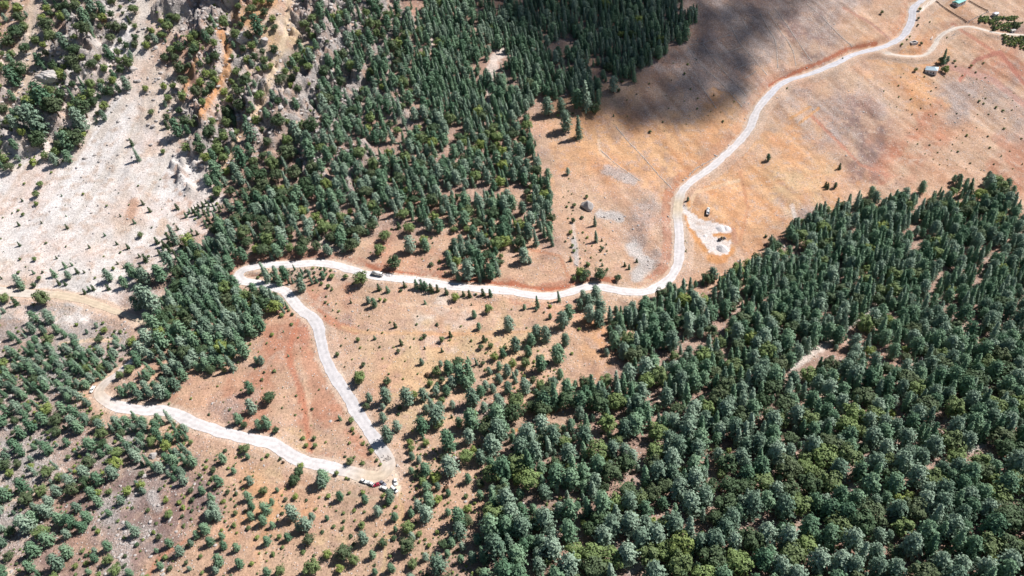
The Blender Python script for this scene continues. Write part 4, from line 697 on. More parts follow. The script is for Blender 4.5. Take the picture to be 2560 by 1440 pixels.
# loose stones and dry tufts, too many to count
q = np.random.default_rng(21); nq = 120000; qx = q.uniform(-60, 2620, nq); qy = q.uniform(-60, 1500, nq); cw_ = cls_w(qx, qy)
prk = cw_ @ np.array([dict(W=.16, w=.4, T=.05, O=.02, Y=.04, R=.04, D=.22, G=1.0, B=.10, S=.34)[k] for k in KEY]); prk *= np.where(fbm(qx / 45, qy / 45, 77) > .5, 1.5, .45)
D2 = seg_d(qx, qy, MAIN); prk = np.where((D2 > 13) & (D2 < 21), np.maximum(prk, .55), prk)
for wl in ([(1560, 530), (1500, 540), (1540, 550)], [(1520, 425), (1580, 450)], [(1580, 625), (1620, 660), (1590, 690)], [(1437, 600), (1442, 660)], [(1500, 710), (1600, 712), (1650, 700)], [(2385, 70), (2330, 110)], [(2250, 112), (2300, 118)], [(1720, 447), (1780, 405), (1825, 370)]):
    prk = np.where(seg_d(qx, qy, wl) < 14, 1.0, prk)
keep = q.random(nq) < prk * np.where((qx < 950) & (qy < 520), .55, np.where((qx < 560) & (qy > 980), .42, .22)); qx, qy = qx[keep], qy[keep]
ps = hit(qx, qy); rdm = np.array([min(((RP[:, 0] - a) ** 2 + (RP[:, 1] - b_) ** 2)) > 25 for a, b_, _ in ps]); ps = ps[rdm]
sz = .22 + .5 * q.random(len(ps)) ** 4 * 2.2 + .12 * q.random(len(ps)); mt = ((qx[rdm] < 900) & (qy[rdm] < 420)); sz = sz * np.where(mt, 1.9, 1)
gn_stuff('loose_stones', [(*p, s) for p, s in zip(ps, sz)], [[o] for o in bobs if len(o.data.vertices) < 400][:6], 'pale limestone rubble strewn over the slopes and fields', 'stones')
nq = 64000; qx = q.uniform(-60, 2620, nq); qy = q.uniform(-60, 1500, nq); cw_ = cls_w(qx, qy)
ptf = cw_ @ np.array([dict(W=.07, w=.2, T=.6, O=.3, Y=.75, R=.25, D=.55, G=.5, B=.75, S=.5)[k] for k in KEY]) * np.where(fbm(qx / 60, qy / 60, 177) > .5, 1.3, .35)
keep = (q.random(nq) < ptf * .62) & ~inpoly(qx, qy, PLAZA) & ~inpoly(qx, qy, YARD1); ps = hit(qx[keep], qy[keep]); rdm = np.array([min(((RP[:, 0] - a) ** 2 + (RP[:, 1] - b_) ** 2)) > 22 for a, b_, _ in ps]); ps = ps[rdm]
tf = [c for k, c in protos['shrub'].items() if k[0] in ('dry brown', 'dark green', 'olive green')]
gn_stuff('dry_tufts', [(*p, s) for p, s in zip(ps, .13 + .3 * q.random(len(ps)) ** 2)], [[c] for c in tf], 'low dry tufts and cushions of thorn dotted over the bare soil', 'tufts')
# ------------------------------------------------------------------ dry stone walls
pale = mat('pale_field_stone', (.62, .56, .52), .95, vary=.15, scale=1.5)
WALLS = [([(1827, 65), (1853, 112), (1895, 160), (1918, 188)], 'dry stone wall running down to the main road, longest line right of the ladder-shaped plots'), ([(1720, 120), (1745, 155), (1800, 205), (1855, 267)], 'dry stone wall forming the left side of the ladder-shaped plots'), ([(1758, 110), (1782, 145), (1825, 195), (1865, 240)], 'dry stone wall down the middle of the walled plots'),
 ([(1735, 180), (1760, 225), (1790, 270)], 'short overgrown wall left of the walled plots'), ([(1725, 112), (1758, 107), (1827, 87)], 'uppermost cross wall of the walled plots'), ([(1775, 138), (1820, 130), (1855, 118)], 'second cross wall from the top in the walled plots'), ([(1835, 172), (1885, 157)], 'third cross wall from the top in the walled plots'), ([(1862, 195), (1890, 178)], 'lowest cross wall of the walled plots'),
 ([(1857, 50), (1868, 72)], 'very short stub of wall above the walled plots'), ([(1900, 33), (1920, 70), (1938, 105), (1945, 170)], 'first curved terrace wall right of the walled plots'), ([(1920, 30), (1950, 77), (1980, 123), (1990, 163)], 'second curved terrace wall right of the walled plots'), ([(1937, 20), (1970, 67), (1997, 107), (2030, 153)], 'third curved terrace wall right of the walled plots'),
 ([(2017, 10), (2060, 47), (2100, 90), (2130, 117)], 'faint wall left of the upper road ending near the road fork'), ([(1540, 317), (1593, 377), (1640, 430), (1680, 473)], 'long straight wall across the orange field ending at the road bend'), ([(1503, 377), (1540, 410), (1600, 452)], 'short faint wall left of the long straight one in the orange field'),
 ([(1722, 440), (1745, 418), (1775, 402), (1812, 378), (1830, 366)], 'rubble wall along the left edge of the main road'), ([(2340, 100), (2365, 78), (2385, 65)], 'rubble wall on the upper side of the side road')]
bx0 = np.array([[sx, sy, sz_] for sx in (-1, 1) for sy in (-1, 1) for sz_ in (-1, 1)], float) * .5; bxF = np.array([[0, 1, 3, 2], [4, 6, 7, 5], [0, 4, 5, 1], [2, 3, 7, 6], [0, 2, 6, 4], [1, 5, 7, 3]])
def wall(name, pl, lab, cat, grp, w_=.8, h_=.3, m_=None):
    Lw = line_world(pl, .55); parts = []; q_ = np.random.default_rng(len(lab))
    for p in Lw:
        if q_.random() < .1: continue
        for k in range(3):
            c = np.array([p[0], p[1], 0]) + np.array([*q_.normal(0, w_ * .34, 2), 0]); c[2] = float(height(c[0], c[1])) + (h_ * .25 if k < 2 else h_ * .6)
            s_ = q_.uniform(.35, .85, 3) * np.array([w_, w_, h_]) * .9; v = (bx0 + q_.normal(0, .09, (8, 3))) * s_; a = q_.uniform(0, 3.14); ca_, sa_ = math.cos(a), math.sin(a)
            v = v @ np.array([[ca_, sa_, 0], [-sa_, ca_, 0], [0, 0, 1]]); parts.append((v + c, bxF))
    V, F = merge(parts); o = link_obj(name, np_mesh(name, V, F, [m_ or rockm])); o['label'] = lab; o['category'] = cat; o['group'] = grp
for pl, lab in WALLS: wall('stone_wall', pl, lab, 'stone wall', 'dry stone walls across the fields', m_=pale)
# ------------------------------------------------------------------ small builders
def bm_obj(name, fn, m_, parent=None, bevel=0, smooth=False):
    bm = bmesh.new(); fn(bm)
    if bevel: bmesh.ops.bevel(bm, geom=list(bm.edges), offset=bevel, segments=2, affect='EDGES')
    me = bpy.data.meshes.new(name); bm.normal_update(); bm.to_mesh(me); bm.free(); me.materials.append(m_)
    if smooth:
        for p in me.polygons: p.use_smooth = True
    return link_obj(name, me, parent)
def box(bm, c, s, top=(1, 1)):
    v = [bm.verts.new((c[0] + sx * s[0] / 2 * (top[0] if sz_ > 0 else 1), c[1] + sy * s[1] / 2 * (top[1] if sz_ > 0 else 1), c[2] + sz_ * s[2] / 2)) for sz_ in (-1, 1) for sy in (-1, 1) for sx in (-1, 1)]
    for f in ((0, 2, 3, 1), (4, 5, 7, 6), (0, 1, 5, 4), (2, 6, 7, 3), (0, 4, 6, 2), (1, 3, 7, 5)): bm.faces.new([v[i] for i in f])
def prism(bm, prof, wb, wt=None, zlo=None, zhi=None):
    """side profile (x,z) spread across y; width eases from wb to wt with height"""
    wt = wt or wb; zs = [p[1] for p in prof]; a, b_ = min(zs), max(zs); W2 = lambda z: (wb + (wt - wb) * (z - a) / max(b_ - a, 1e-6)) / 2
    l_ = [bm.verts.new((x, -W2(z), z)) for x, z in prof]; r_ = [bm.verts.new((x, W2(z), z)) for x, z in prof]; k = len(prof)
    bm.faces.new(l_[::-1]); bm.faces.new(r_)
    for i in range(k): bm.faces.new((l_[i], l_[(i + 1) % k], r_[(i + 1) % k], r_[i]))
def cyl(bm, c, rad, ln, axis='Y', seg=16, r2=None):
    M = {'Y': Matrix.Rotation(R(90), 4, 'X'), 'X': Matrix.Rotation(R(90), 4, 'Y'), 'Z': Matrix()}[axis]
    bmesh.ops.create_cone(bm, cap_ends=True, segments=seg, radius1=rad, radius2=rad if r2 is None else r2, depth=ln, matrix=Matrix.Translation(c) @ M)
def root(name, lab, cat, grp=None):
    o = bpy.data.objects.new(name, None); COL.objects.link(o); o['label'] = lab; o['category'] = cat
    if grp: o['group'] = grp
    return o
def place(o, p0, p1=None, dz=0, tilt=True, ang=0):
    """stand o midway between two photo points, facing p1"""
    A0 = hit1(*p0); B0 = hit1(*(p1 or p0)); c = (A0 + B0) / 2; z = roadz(c[0], c[1]); a = math.atan2(B0[1] - A0[1], B0[0] - A0[0]) if p1 else 0
    nrm = norm_at(c[0], c[1]) if tilt else Vector((0, 0, 1)); f = Vector((math.cos(a + ang), math.sin(a + ang), 0)); f = (f - nrm * f.dot(nrm)).normalized(); s_ = nrm.cross(f)
    o.matrix_world = Matrix(((f.x, s_.x, nrm.x, c[0]), (f.y, s_.y, nrm.y, c[1]), (f.z, s_.z, nrm.z, z + dz), (0, 0, 0, 1)))
    return c
def roadz(x, y):
    z = float(height(x, y))
    for L_, hw in ROADS:
        d = ((L_[:, :2] - (x, y)) ** 2).sum(1); i = d.argmin()
        if d[i] < (hw + .3) ** 2: z = max(z, L_[i, 2] + .03)
    return z
glass = mat('dark_glass', (.03, .035, .045), .12, spec=.6); rubber = mat('tyre_rubber', (.03, .03, .03), .85); steel = mat('wheel_metal', (.45, .45, .47), .4, .7); lampm = mat('headlight_glass', (.75, .75, .72), .15, spec=.6); redl = mat('tail_light_red', (.4, .02, .02), .3)
white = mat('white_paint', (.80, .80, .79), .3, vary=.04, scale=2, spec=.5); redp = mat('red_paint', (.33, .025, .055), .3, vary=.06, scale=2, spec=.5); grey = mat('grey_blue_paint', (.22, .22, .27), .35, .2, .06, 2, spec=.5); dark = mat('dark_steel', (.05, .05, .055), .55, vary=.2); silver = mat('silver_metal', (.52, .53, .56), .4, .4, .1, 1)
def wheel(parent, x, y, rad, wd=.22):
    w_ = bm_obj('wheel', lambda bm: cyl(bm, (x, y, rad), rad, wd, 'Y', 20), rubber, parent); bm_obj('rim', lambda bm: cyl(bm, (x, y + (.5 * wd + .01) * (1 if y > 0 else -1), rad), rad * .58, .03, 'Y', 14), steel, w_)
def car(lab, paint, L_=4.3, W_c=1.76, H_=1.5, style='hatch', roof=None):
    o = root('parked_car', lab, 'car', 'cars parked by the bends'); h2_ = L_ / 2
    low = [(-h2_, .32), (-h2_ - .03, .62), (-h2_ + .06, .92), (-h2_ * .55, .97), (h2_ * .34, .99), (h2_ * .80, .86), (h2_ - .04, .68), (h2_, .5), (h2_ - .05, .3)]
    bm_obj('body', lambda bm: prism(bm, low, W_c), paint, o, .06, True)
    r0_ = {'hatch': -.86, 'sedan': -.58, 'suv': -.92, 'van': -.96}[style]; f0 = {'hatch': .36, 'sedan': .32, 'suv': .36, 'van': .62}[style]
    gl = [(h2_ * r0_, .95), (h2_ * (r0_ + .12), H_ - .07), (h2_ * (f0 - .32), H_ - .05), (h2_ * f0, .96)]
    g_ = bm_obj('cabin_windows', lambda bm: prism(bm, gl, W_c * .93, W_c * .76), glass, o, .03)
    rf = [(h2_ * (r0_ + .10), H_ - .06), (h2_ * (r0_ + .14), H_), (h2_ * (f0 - .36), H_), (h2_ * (f0 - .30), H_ - .06)]
    bm_obj('roof', lambda bm: prism(bm, rf, W_c * .78, W_c * .72), roof or paint, o, .015, True)
    def pil(bm):
        for sx in ((r0_ + .02, r0_ + .13), ((r0_ + f0) / 2 - .03, (r0_ + f0) / 2 - .03)):
            for sy in (-1, 1): box(bm, (h2_ * (sx[0] + sx[1]) / 2, sy * W_c * .43, (.96 + H_) / 2 - .02), (.1, .06, H_ - 1.0))
    bm_obj('pillars', pil, paint, o)
    for sx in (-.62, .64):
        for sy in (-1, 1): wheel(o, h2_ * sx, sy * (W_c / 2 - .09), .33)
    for sy in (-1, 1):
        bm_obj('headlight', lambda bm: box(bm, (h2_ - .05, sy * W_c * .36, .68), (.08, .34, .14)), lampm, o, .02); bm_obj('tail_light', lambda bm: box(bm, (-h2_, sy * W_c * .38, .8), (.07, .24, .18)), redl, o, .02)
        bm_obj('wing_mirror', lambda bm: box(bm, (h2_ * .28, sy * (W_c / 2 + .07), 1.02), (.12, .16, .12)), paint, o, .02)
    bm_obj('bumper', lambda bm: box(bm, (h2_ - .02, 0, .42), (.12, W_c * .92, .16)), dark, o, .03)
    return o
place(car('white hatchback first in the row below the lower hairpin, nearest the white road', white), (904, 1202), (916, 1207))
place(car('white car second in the row, left of the red car', white, 4.6, 1.82, 1.62, 'suv'), (934, 1214), (919, 1206))
place(car('red hatchback, the only red car in the row by the lower hairpin', redp, 4.2, 1.75, 1.48), (950, 1211), (933, 1216))
place(car('dark grey car with white bonnet parked right of the red car', grey, 4.5, 1.8, 1.6, 'sedan'), (952, 1206), (963, 1214))
place(car('white van parked below the dark grey car, beside the dark green cedar', white, 5.0, 1.9, 1.95, 'van'), (968, 1226), (951, 1219))
place(car('white van half hidden behind the cedar at the end of the row', white, 5.0, 1.92, 2.0, 'van'), (979, 1219), (993, 1231))
place(car('white car parked alone at the right rim of the lower hairpin', white, 4.3, 1.78, 1.55, 'suv'), (988, 1200), (989, 1213))
def pickup(o):
    low = [(-2.7, .5), (-2.7, .78), (2.3, .8), (2.7, .62), (2.7, .45)]
    bm_obj('body', lambda bm: (prism(bm, low, 1.85), box(bm, (1.75, 0, .93), (1.6, 1.8, .3))), white, o, .04, True); bm_obj('cabin_windows', lambda bm: prism(bm, [(-.4, .8), (-.25, 1.62), (.7, 1.62), (1.25, 1.05)], 1.7, 1.4), glass, o)
    bm_obj('roof', lambda bm: box(bm, (.24, 0, 1.67), (1.05, 1.45, .08)), white, o, .03); bm_obj('cargo_bed', lambda bm: [box(bm, (-1.55, sy * .88, 1.0), (2.2, .08, .5)) for sy in (-1, 1)] + [box(bm, (-2.62, 0, 1.0), (.08, 1.68, .5)), box(bm, (-1.55, 0, .82), (2.1, 1.68, .05))], white, o)
    for x in (-1.7, 1.75):
        for sy in (-1, 1): wheel(o, x, sy * .84, .38, .25)
    for sy in (-1, 1): bm_obj('headlight', lambda bm: box(bm, (2.68, sy * .7, .72), (.08, .3, .16)), lampm, o)
o = root('pickup_truck', 'white pickup truck parked on the outer edge of the left hairpin bend', 'pickup truck'); pickup(o); place(o, (237, 967), (227, 984))
def truck_base(o, L_, cab, cabcol, wheels):
    bm_obj('chassis', lambda bm: box(bm, (0, 0, .85), (L_, .9, .3)), dark, o)
    c_ = bm_obj('cab', lambda bm: prism(bm, [(cab[0], .75), (cab[0], 2.75), (cab[1] - .35, 2.8), (cab[1], 1.7), (cab[1] + .05, .7)], 2.35, 2.2), cabcol, o, .08, True)
    bm_obj('windscreen', lambda bm: prism(bm, [(cab[1] - .36, 2.6), (cab[1] - .28, 2.62), (cab[1] + .04, 1.72), (cab[1] - .04, 1.7)], 2.1, 2.0), glass, c_)
    for sy in (-1, 1):
        bm_obj('side_window', lambda bm: box(bm, ((cab[0] + cab[1]) / 2, sy * 1.13, 2.15), (.9, .05, .6)), glass, c_); bm_obj('headlight', lambda bm: box(bm, (cab[1] + .05, sy * .9, 1.0), (.08, .35, .2)), lampm, o)
    bm_obj('bumper', lambda bm: box(bm, (cab[1] + .08, 0, .62), (.2, 2.3, .28)), dark, o, .04)
    for x in wheels:
        for sy in (-1, 1): wheel(o, x, sy * 1.05, .52, .36)
o = root('tanker_truck', 'white tanker truck driving on the long upper road', 'tanker truck'); truck_base(o, 8.4, (2.3, 4.1), white, (-3.2, -2.0, 3.1))
def tk(bm): cyl(bm, (-.3, 0, 2.15), 1.2, 4.9, 'X', 28)
tn = bm_obj('tank', tk, white, o, .05, True); bm_obj('tank_hatch', lambda bm: cyl(bm, (-.2, 0, 3.2), .35, .2, 'Z'), silver, tn); bm_obj('walkway', lambda bm: box(bm, (-.2, 0, 3.15), (3.8, .3, .06)), silver, tn)
bm_obj('pump_rack', lambda bm: [box(bm, (-3.3, 0, 1.35), (1.6, 2.2, .7)), box(bm, (-3.3, .7, 1.9), (1.3, .3, .4)), box(bm, (-3.3, -.7, 1.9), (1.3, .3, .4))], silver, o, .04); place(o, (931, 686), (955, 691))
o = root('dump_truck', 'dump truck with white cab standing in the orange field above the gravel yard', 'dump truck'); truck_base(o, 8.2, (2.4, 4.1), white, (-3.0, -1.8, 3.1))
bm_obj('dump_body', lambda bm: [box(bm, (-.9, sy * 1.2, 1.9), (6.0, .1, 1.5)) for sy in (-1, 1)] + [box(bm, (2.1, 0, 2.0), (.1, 2.3, 1.7)), box(bm, (-3.9, 0, 1.75), (.1, 2.3, 1.2)), box(bm, (-.9, 0, 1.2), (5.9, 2.3, .1))], silver, o); bm_obj('load', lambda bm: box(bm, (.1, 0, 2.15), (3.8, 2.28, .9), (.7, .55)), white, o)
place(o, (1768, 543), (1769, 521))
o = root('wheel_loader', 'dark wheel loader working in the white gravel yard', 'wheel loader'); bm_obj('body', lambda bm: (box(bm, (-1.6, 0, 1.5), (2.6, 1.8, 1.1)), box(bm, (.9, 0, 1.1), (1.9, 1.1, .7))), dark, o, .08)
cb = bm_obj('cab', lambda bm: box(bm, (-.2, 0, 2.5), (1.3, 1.4, 1.5), (.85, .85)), mat('loader_paint', (.25, .17, .05), .5, vary=.1), o, .05); bm_obj('window', lambda bm: box(bm, (-.2, 0, 2.6), (1.36, 1.2, .8), (.9, 1)), glass, cb)
bm_obj('lift_arm', lambda bm: [box(bm, (2.5, sy * .6, 1.2), (2.4, .2, .35)) for sy in (-1, 1)], dark, o); bm_obj('bucket', lambda bm: prism(bm, [(3.4, .2), (3.4, 1.3), (3.6, 1.35), (3.7, .45), (4.5, .25), (4.5, .15)], 2.6), silver, o); bm_obj('counterweight', lambda bm: box(bm, (-3.1, 0, 1.3), (.5, 2.0, .9)), dark, o, .08)
for x in (-1.7, 1.5):
    for sy in (-1, 1): wheel(o, x, sy * 1.05, .75, .5)
place(o, (1794, 603), (1812, 596))
# ------------------------------------------------------------------ gravel heaps
gv = mat('white_gravel', (.64, .61, .61), .95, vary=.14, scale=1.2, bump=.6)
for i, (px, py, rp, h_, lab) in enumerate([(1806, 622, 15, 3.2, 'big white gravel heap at the lower end of the yard'), (1802, 571, 13, 2.0, 'low pale gravel heap at the upper end of the yard, left one'), (1817, 571, 10, 1.6, 'low pale gravel heap at the upper end of the yard, right one'), (1763, 590, 6, .9, 'small gravel heap on the haul track of the yard')]):
    P = hit1(px, py); d = (P - CAM) @ fw; rd_ = rp * d / FPX; T_, A_ = np.meshgrid(np.linspace(0, 1, 22), np.linspace(0, 6.2832, 49)[:-1], indexing='ij'); wob = 1 + .25 * (fbm(np.cos(A_) * 1.5 + i * 7, np.sin(A_) * 1.5, 7) - .5) * 2
    X = P[0] + np.cos(A_) * T_ * rd_ * wob; Y = P[1] + np.sin(A_) * T_ * rd_ * wob; Z = height(X, Y) + h_ * np.clip(1 - T_ ** 1.3, 0, 1) * (.8 + .5 * fbm(X / 1.6, Y / 1.6, i)) - .1 * T_
    I = np.arange(X.size).reshape(X.shape); F = np.stack([I[:-1], np.roll(I, -1, 1)[:-1], np.roll(I, -1, 1)[1:], I[1:]], -1).reshape(-1, 4)
    o = link_obj('gravel_heap', np_mesh('gravel_heap', np.stack([X, Y, Z], -1).reshape(-1, 3), F, [gv], smooth=True)); o['label'] = lab; o['category'] = 'gravel heap'; o['group'] = 'gravel heaps in the yard'
# ------------------------------------------------------------------ buildings
bluer = mat('pale_blue_sheet_roof', (.50, .62, .70), .35, .2, .06, 1.5); wallw = mat('white_plaster', (.70, .68, .66), .9, vary=.06, scale=1, bump=.1); greenr = mat('sea_green_sheet_roof', (.10, .34, .33), .4, .1, .08, 1.5); lav = mat('lavender_sheet_roof', (.50, .52, .62), .4, .2, .06, 1.5); door_m = mat('brown_door', (.12, .07, .05), .7, vary=.1); conc = mat('pale_concrete', (.60, .57, .55), .9, vary=.1, scale=1, bump=.2)
def building(name, lab, cat, Lx, Ly, Hw, Hr, hip, rmat, wins):
    o = root(name, lab, cat); bm_obj('wall', lambda bm: box(bm, (0, 0, Hw / 2 - .6), (Lx, Ly, Hw + 1.2)), wallw, o)
    e = .45
    def rf(bm):
        a, b_ = Lx / 2 + e, Ly / 2 + e; t = a - b_ * hip; th = .14
        for dz, fl in ((0, False), (th, True)):
            pass
        vs = [bm.verts.new(p) for p in ((-a, -b_, Hw), (a, -b_, Hw), (a, b_, Hw), (-a, b_, Hw), (-t, 0, Hw + Hr), (t, 0, Hw + Hr), (-a, -b_, Hw + th), (a, -b_, Hw + th), (a, b_, Hw + th), (-a, b_, Hw + th), (-t, 0, Hw + Hr + th), (t, 0, Hw + Hr + th))]
        for f in ((6, 7, 11, 10), (8, 9, 10, 11), (7, 8, 11), (9, 6, 10), (0, 3, 2, 1), (0, 1, 7, 6), (1, 2, 8, 7), (2, 3, 9, 8), (3, 0, 6, 9)): bm.faces.new([vs[i] for i in f])
    r_ = bm_obj('roof', rf, rmat, o)
    bm_obj('ridge_cap', lambda bm: box(bm, (0, 0, Hw + Hr + .17), (max(Lx - Ly * hip, 1.5), .3, .1)), rmat, r_)
    for (kind_, side, u_, z_, ww, hh) in wins:
        pos = {'f': (u_, -Ly / 2 - .02, z_), 'b': (u_, Ly / 2 + .02, z_), 'r': (Lx / 2 + .02, u_, z_), 'l': (-Lx / 2 - .02, u_, z_)}[side]; sx = side in 'fb'
        fr = bm_obj('window' if kind_ == 'w' else 'door', lambda bm: box(bm, pos, (ww if sx else .1, .1 if sx else ww, hh)), glass if kind_ == 'w' else door_m, o)
        if kind_ == 'w': bm_obj('window_sill', lambda bm: box(bm, (pos[0], pos[1], pos[2] - hh / 2 - .06), (ww + .3 if sx else .3, .3 if sx else ww + .3, .08)), conc, fr)
    return o
hs = building('house', 'small white house with pale blue sheet roof below the side road', 'house', 10.4, 8.4, 3.6, 1.6, .75, bluer, [('w', 'f', -2.9, 1.6, 1.1, 1.1), ('d', 'f', 2.4, 1.05, 1.0, 2.1), ('w', 'f', 0, 1.6, 1.1, 1.1), ('w', 'r', 0, 1.6, 1, 1), ('w', 'l', 1, 1.6, 1, 1)])
bm_obj('chimney', lambda bm: box(bm, (2, 1.4, 5.0), (.6, .6, 1.4)), conc, hs); bm_obj('porch_step', lambda bm: box(bm, (2.4, -4.7, .05), (2.2, 1.0, .5)), conc, hs); place(hs, (2317, 176), (2338, 184), tilt=False, dz=0)
gb = building('farm_building', 'long building with sea-green sheet roof at the top edge of the photo', 'farm building', 13, 7.5, 3.2, 1.4, 0, greenr, [('w', 'f', -4, 1.7, 1.2, 1.1), ('d', 'f', 0, 1.1, 1.4, 2.2), ('w', 'f', 4, 1.7, 1.2, 1.1), ('w', 'l', 0, 1.7, 1.2, 1.1)]); place(gb, (2384, 16), (2408, 5), tilt=False)
sh = building('shed', 'small shed with lavender grey roof above the hedge row', 'shed', 4.4, 4.0, 2.9, .7, 0, lav, [('d', 'f', .6, 1.0, .9, 2.0), ('w', 'l', 0, 1.6, .8, .7)]); place(sh, (2482, 42), (2492, 38), tilt=False)
st = root('concrete_cistern', 'open white concrete cistern with dark interior between the two roads', 'cistern')
bm_obj('wall', lambda bm: [box(bm, (0, sy * 2.1, .5), (7.0, .8, 2.6)) for sy in (-1, 1)] + [box(bm, (sx * 3.1, 0, .5), (.8, 3.38, 2.6)) for sx in (-1, 1)], conc, st); bm_obj('basin_floor', lambda bm: box(bm, (0, 0, .35), (5.4, 3.38, .2)), mat('dark_water', (.06, .055, .07), .2, spec=.5), st); place(st, (2276, 109), (2291, 108), tilt=False)
tr = root('water_trough', 'narrow pale trough with a small basin beside the side road', 'water trough'); bm_obj('channel', lambda bm: [box(bm, (0, sy * .35, .35), (5.2, .14, .7)) for sy in (-1, 1)] + [box(bm, (0, 0, .15), (5.2, .56, .3))], conc, tr)
bm_obj('basin', lambda bm: [box(bm, (-3.6, sy * .7, .4), (1.6, .14, .8)) for sy in (-1, 1)] + [box(bm, (-3.6 + sx * .73, 0, .4), (.14, 1.26, .8)) for sx in (-1, 1)] + [box(bm, (-3.6, 0, .15), (1.3, 1.2, .2))], conc, tr); place(tr, (2327, 99), (2332, 90))
sm = building('hut', 'tiny pale hut among rocks at the right edge by the side road', 'hut', 3.6, 2.6, 2.3, .4, 0, conc, [('d', 'f', 0, .95, .8, 1.9)]); place(sm, (2528, 81), (2535, 80), tilt=False)
# ------------------------------------------------------------------ field fences
wood = mat('dark_weathered_wood', (.085, .05, .045), .9, vary=.2, scale=4)
for pl, lab in (([(2338, 3), (2372, 28), (2418, 58)], 'dark timber fence from the upper track down to the side road'), ([(2420, 2), (2442, 15), (2471, 29)], 'dark timber fence on the far side of the farm paddock')):
    f_ = root('fence', lab, 'fence', 'timber fences round the paddock'); Lw = line_world(pl, 2.6); f_.location = Lw[0]; o0 = Lw[0].copy(); rails = []
    pm = None
    for i, p in enumerate(Lw):
        z = float(height(p[0], p[1]))
        if pm is None:
            po = bm_obj('post', lambda bm: box(bm, (0, 0, .65), (.16, .16, 1.7)), wood, f_); pm = po.data
        else: po = link_obj('post', pm, f_)
        po.location = (p[0] - o0[0], p[1] - o0[1], z - o0[2])
    for h_ in (.35, .75, 1.15):
        V = []; 
        for p in Lw: z = float(height(p[0], p[1])) - o0[2] + h_; V += [(p[0] - o0[0] + a, p[1] - o0[1] + .0, z + c) for a, c in ((-.05, -.13), (.05, -.13), (.05, .13), (-.05, .13))]
        F = [(i * 4 + j, i * 4 + (j + 1) % 4, i * 4 + 4 + (j + 1) % 4, i * 4 + 4 + j) for i in range(len(Lw) - 1) for j in range(4)]
        link_obj('rail', np_mesh('rail', V, F, [wood]), f_)
wall('stone_wall', [(2471, 29), (2445, 42), (2420, 57)], 'low pink-grey rubble wall closing the lower side of the paddock', 'stone wall', 'dry stone walls across the fields', .7, .5)
# ------------------------------------------------------------------ people on the road
skin = mat('skin', (.45, .28, .2), .6); hairm = mat('dark_hair', (.03, .022, .018), .8)
def person(lab, px, py, az_, shirt, trou, pose):
    P = hit1(px, py); z = roadz(P[0], P[1]); q_ = random.Random(lab)
    V = []; E = []; Rr = []
    def add(p, r_, par=None):
        V.append(p); Rr.append(r_); 
        if par is not None: E.append((par, len(V) - 1))
        return len(V) - 1
    pel = add((0, 0, .96), .15); ch = add((.01, 0, 1.22), .145, pel); sh_ = add((0, 0, 1.40), .13, ch); nk = add((.01, 0, 1.50), .055, sh_); hd = add((.02, 0, 1.60), .085, nk); add((.02, 0, 1.70), .085, hd); add((.105, 0, 1.60), .018, hd)
    for s_ in (-1, 1):
        st_ = pose * s_ * .18; hp = add((0, s_ * .1, .90), .105, pel); kn = add((st_ * .6 + .02, s_ * .11, .50), .068, hp); an = add((st_, s_ * .12, .09), .045, kn); add((st_ + .17, s_ * .13, .045), .036, an)
        so_ = add((0, s_ * .2, 1.40), .06, sh_); el = add((-.03 - st_ * .4, s_ * .27, 1.12), .045, so_); hx_ = .08 - st_ * .7 + (.2 if pose > 1 else 0); wr = add((hx_, s_ * .27, .90), .03, el); pm_ = add((hx_ + .03, s_ * .27, .83), .034, wr)
        for k in range(4):
            a_ = add((hx_ + .005 + k * .019, s_ * .275, .775 - (.005 if k in (1, 2) else 0)), .0095, pm_); add((hx_ + .012 + k * .019, s_ * .262, .735 - (.008 if k in (1, 2) else 0)), .008, a_)
        t_ = add((hx_ + .08, s_ * .26, .815), .010, pm_); add((hx_ + .095, s_ * .255, .78), .009, t_)
    me = bpy.data.meshes.new('person'); me.from_pydata(V, E, []); o = bpy.data.objects.new('person', me); COL.objects.link(o); md = o.modifiers.new('skin', 'SKIN')
    for i, sv in enumerate(me.skin_vertices[0].data): sv.radius = (Rr[i], Rr[i]); sv.use_root = (i == 0)
    ss_ = o.modifiers.new('sub', 'SUBSURF'); ss_.levels = 1; ss_.render_levels = 1
    dg = bpy.context.evaluated_depsgraph_get(); m2 = bpy.data.meshes.new_from_object(o.evaluated_get(dg)); o.modifiers.clear(); o.data = m2; m2.materials.clear()
    for m_ in (trou, shirt, skin, hairm): m2.materials.append(m_)
    for f in m2.polygons:
        c = f.center; f.material_index = (3 if c.z < .07 else 0) if c.z < .98 and abs(c.y) < .22 else (2 if c.z > 1.46 or c.z < .93 else 1); f.use_smooth = True
    def hr(bm): bmesh.ops.create_icosphere(bm, subdivisions=2, radius=.115, matrix=Matrix.Translation((-.012, 0, 1.70)) @ Matrix.Diagonal((1, .88, .8, 1)))
    h_ = bm_obj('hair', hr, hairm, o); o.location = (P[0], P[1], z); o.rotation_euler = (0, 0, az_); o['label'] = lab; o['category'] = 'person'; o['group'] = 'people standing on the road'
blk = mat('black_cloth', (.03, .03, .035), .9); nav = mat('navy_cloth', (.04, .05, .09), .9); gry = mat('grey_cloth', (.12, .11, .12), .9)
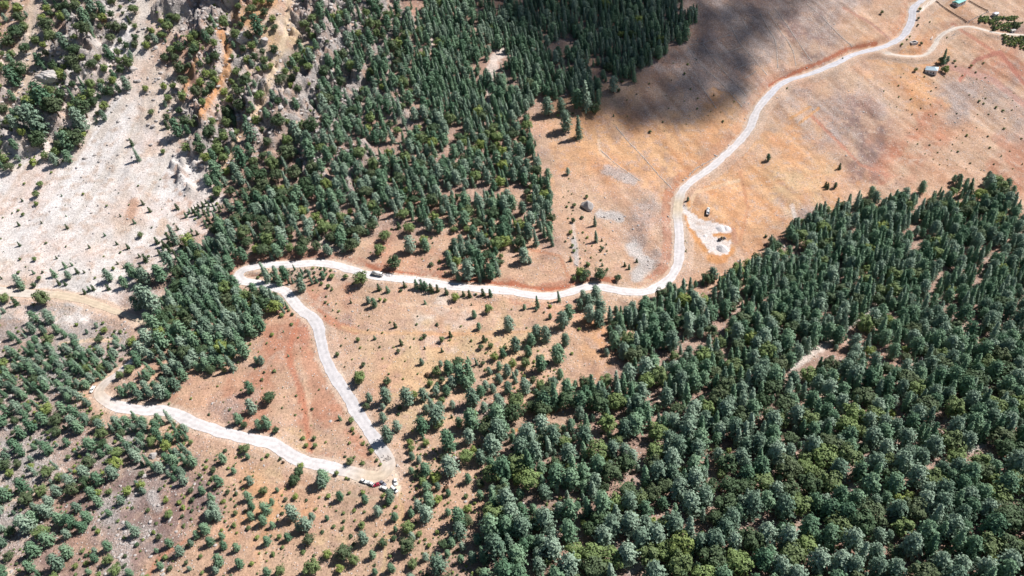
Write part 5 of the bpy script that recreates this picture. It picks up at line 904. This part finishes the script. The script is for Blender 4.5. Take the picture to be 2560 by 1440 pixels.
for a_ in [('person in dark clothes standing apart at the left edge of the grey road', 959.4, 1142, 1.0, blk, nav, .3), ('person in dark clothes, uppermost of the group above the lower hairpin', 970.8, 1143.5, 2.0, nav, blk, .6), ('person second from the right in the group on the road', 973.6, 1146.2, 3.0, blk, gry, .2), ('person in grey standing rightmost on the road above the hairpin', 978.2, 1148, 2.4, gry, blk, .5),
           ('person leftmost in the lower line of the group on the road', 963.4, 1149.2, .5, blk, blk, .4), ('person in the middle of the lower line of the group', 966.6, 1149.6, 5.0, gry, nav, .5), ('person in black, lowest of the group on the road', 971.2, 1151, 4.0, blk, nav, .7), ('person standing alone between the parked cars and the sandy hairpin', 971.5, 1203, 4.4, gry, gry, .4)]: person(*a_)
# ------------------------------------------------------------------ cloud above, out of the picture, whose shade falls on the wood and upper field
CS = [(1240, -60), (1310, 40), (1400, 100), (1470, 175), (1520, 240), (1590, 305), (1640, 318), (1700, 315), (1785, 302), (1850, 270), (1880, 205), (1915, 140), (1965, 75), (2040, 5), (2110, -120), (2000, -400), (1300, -400)]
CS = [(a - 100 + 75 * min(1, max(0, (a - 1620) / 220)), b_ + 6) for a, b_ in CS]
cg = np.stack(np.meshgrid(np.arange(1230, 2200, 19), np.arange(-390, 335, 19)), -1).reshape(-1, 2).astype(float); cq = np.random.default_rng(2); cg += cq.uniform(-9, 9, cg.shape)
wob = (fbm(cg[:, 0] / 60, cg[:, 1] / 60, 8) - .5) * 14; cg2 = cg + wob[:, None]; cm_ = inpoly(cg2[:, 0], cg2[:, 1], CS); cg = cg[cm_]; ed = seg_d(cg[:, 0], cg[:, 1], CS + CS[:1])
CP = hit(cg[:, 0], cg[:, 1]); tt = (1500 - CP[:, 2]) / sdir[2]; CP = CP + sdir * tt[:, None]
cm = bpy.data.materials.new('cloud_vapour'); cm.use_nodes = True; N = cm.node_tree; L = N.links; b = N.nodes['Principled BSDF']; b.inputs['Base Color'].default_value = (.9, .9, .92, 1); b.inputs['Roughness'].default_value = 1; b.inputs['Alpha'].default_value = .17
iv, jf = ico(2); parts = []
for (p, e) in zip(CP, ed):
    keep_p = min(1, .6 + e / 25)
    if cq.random() > keep_p: continue
    s_ = cq.uniform(9, 13); parts.append((iv * np.array([s_, s_, s_ * .6]) * (1 + .2 * cq.normal(size=(len(iv), 1))) + p + cq.normal(0, 3, 3) * np.array([1, 1, 4]), jf))
V, F = merge(parts); o = link_obj('cloud', np_mesh('cloud', V, F, [cm], smooth=True), kind='structure')
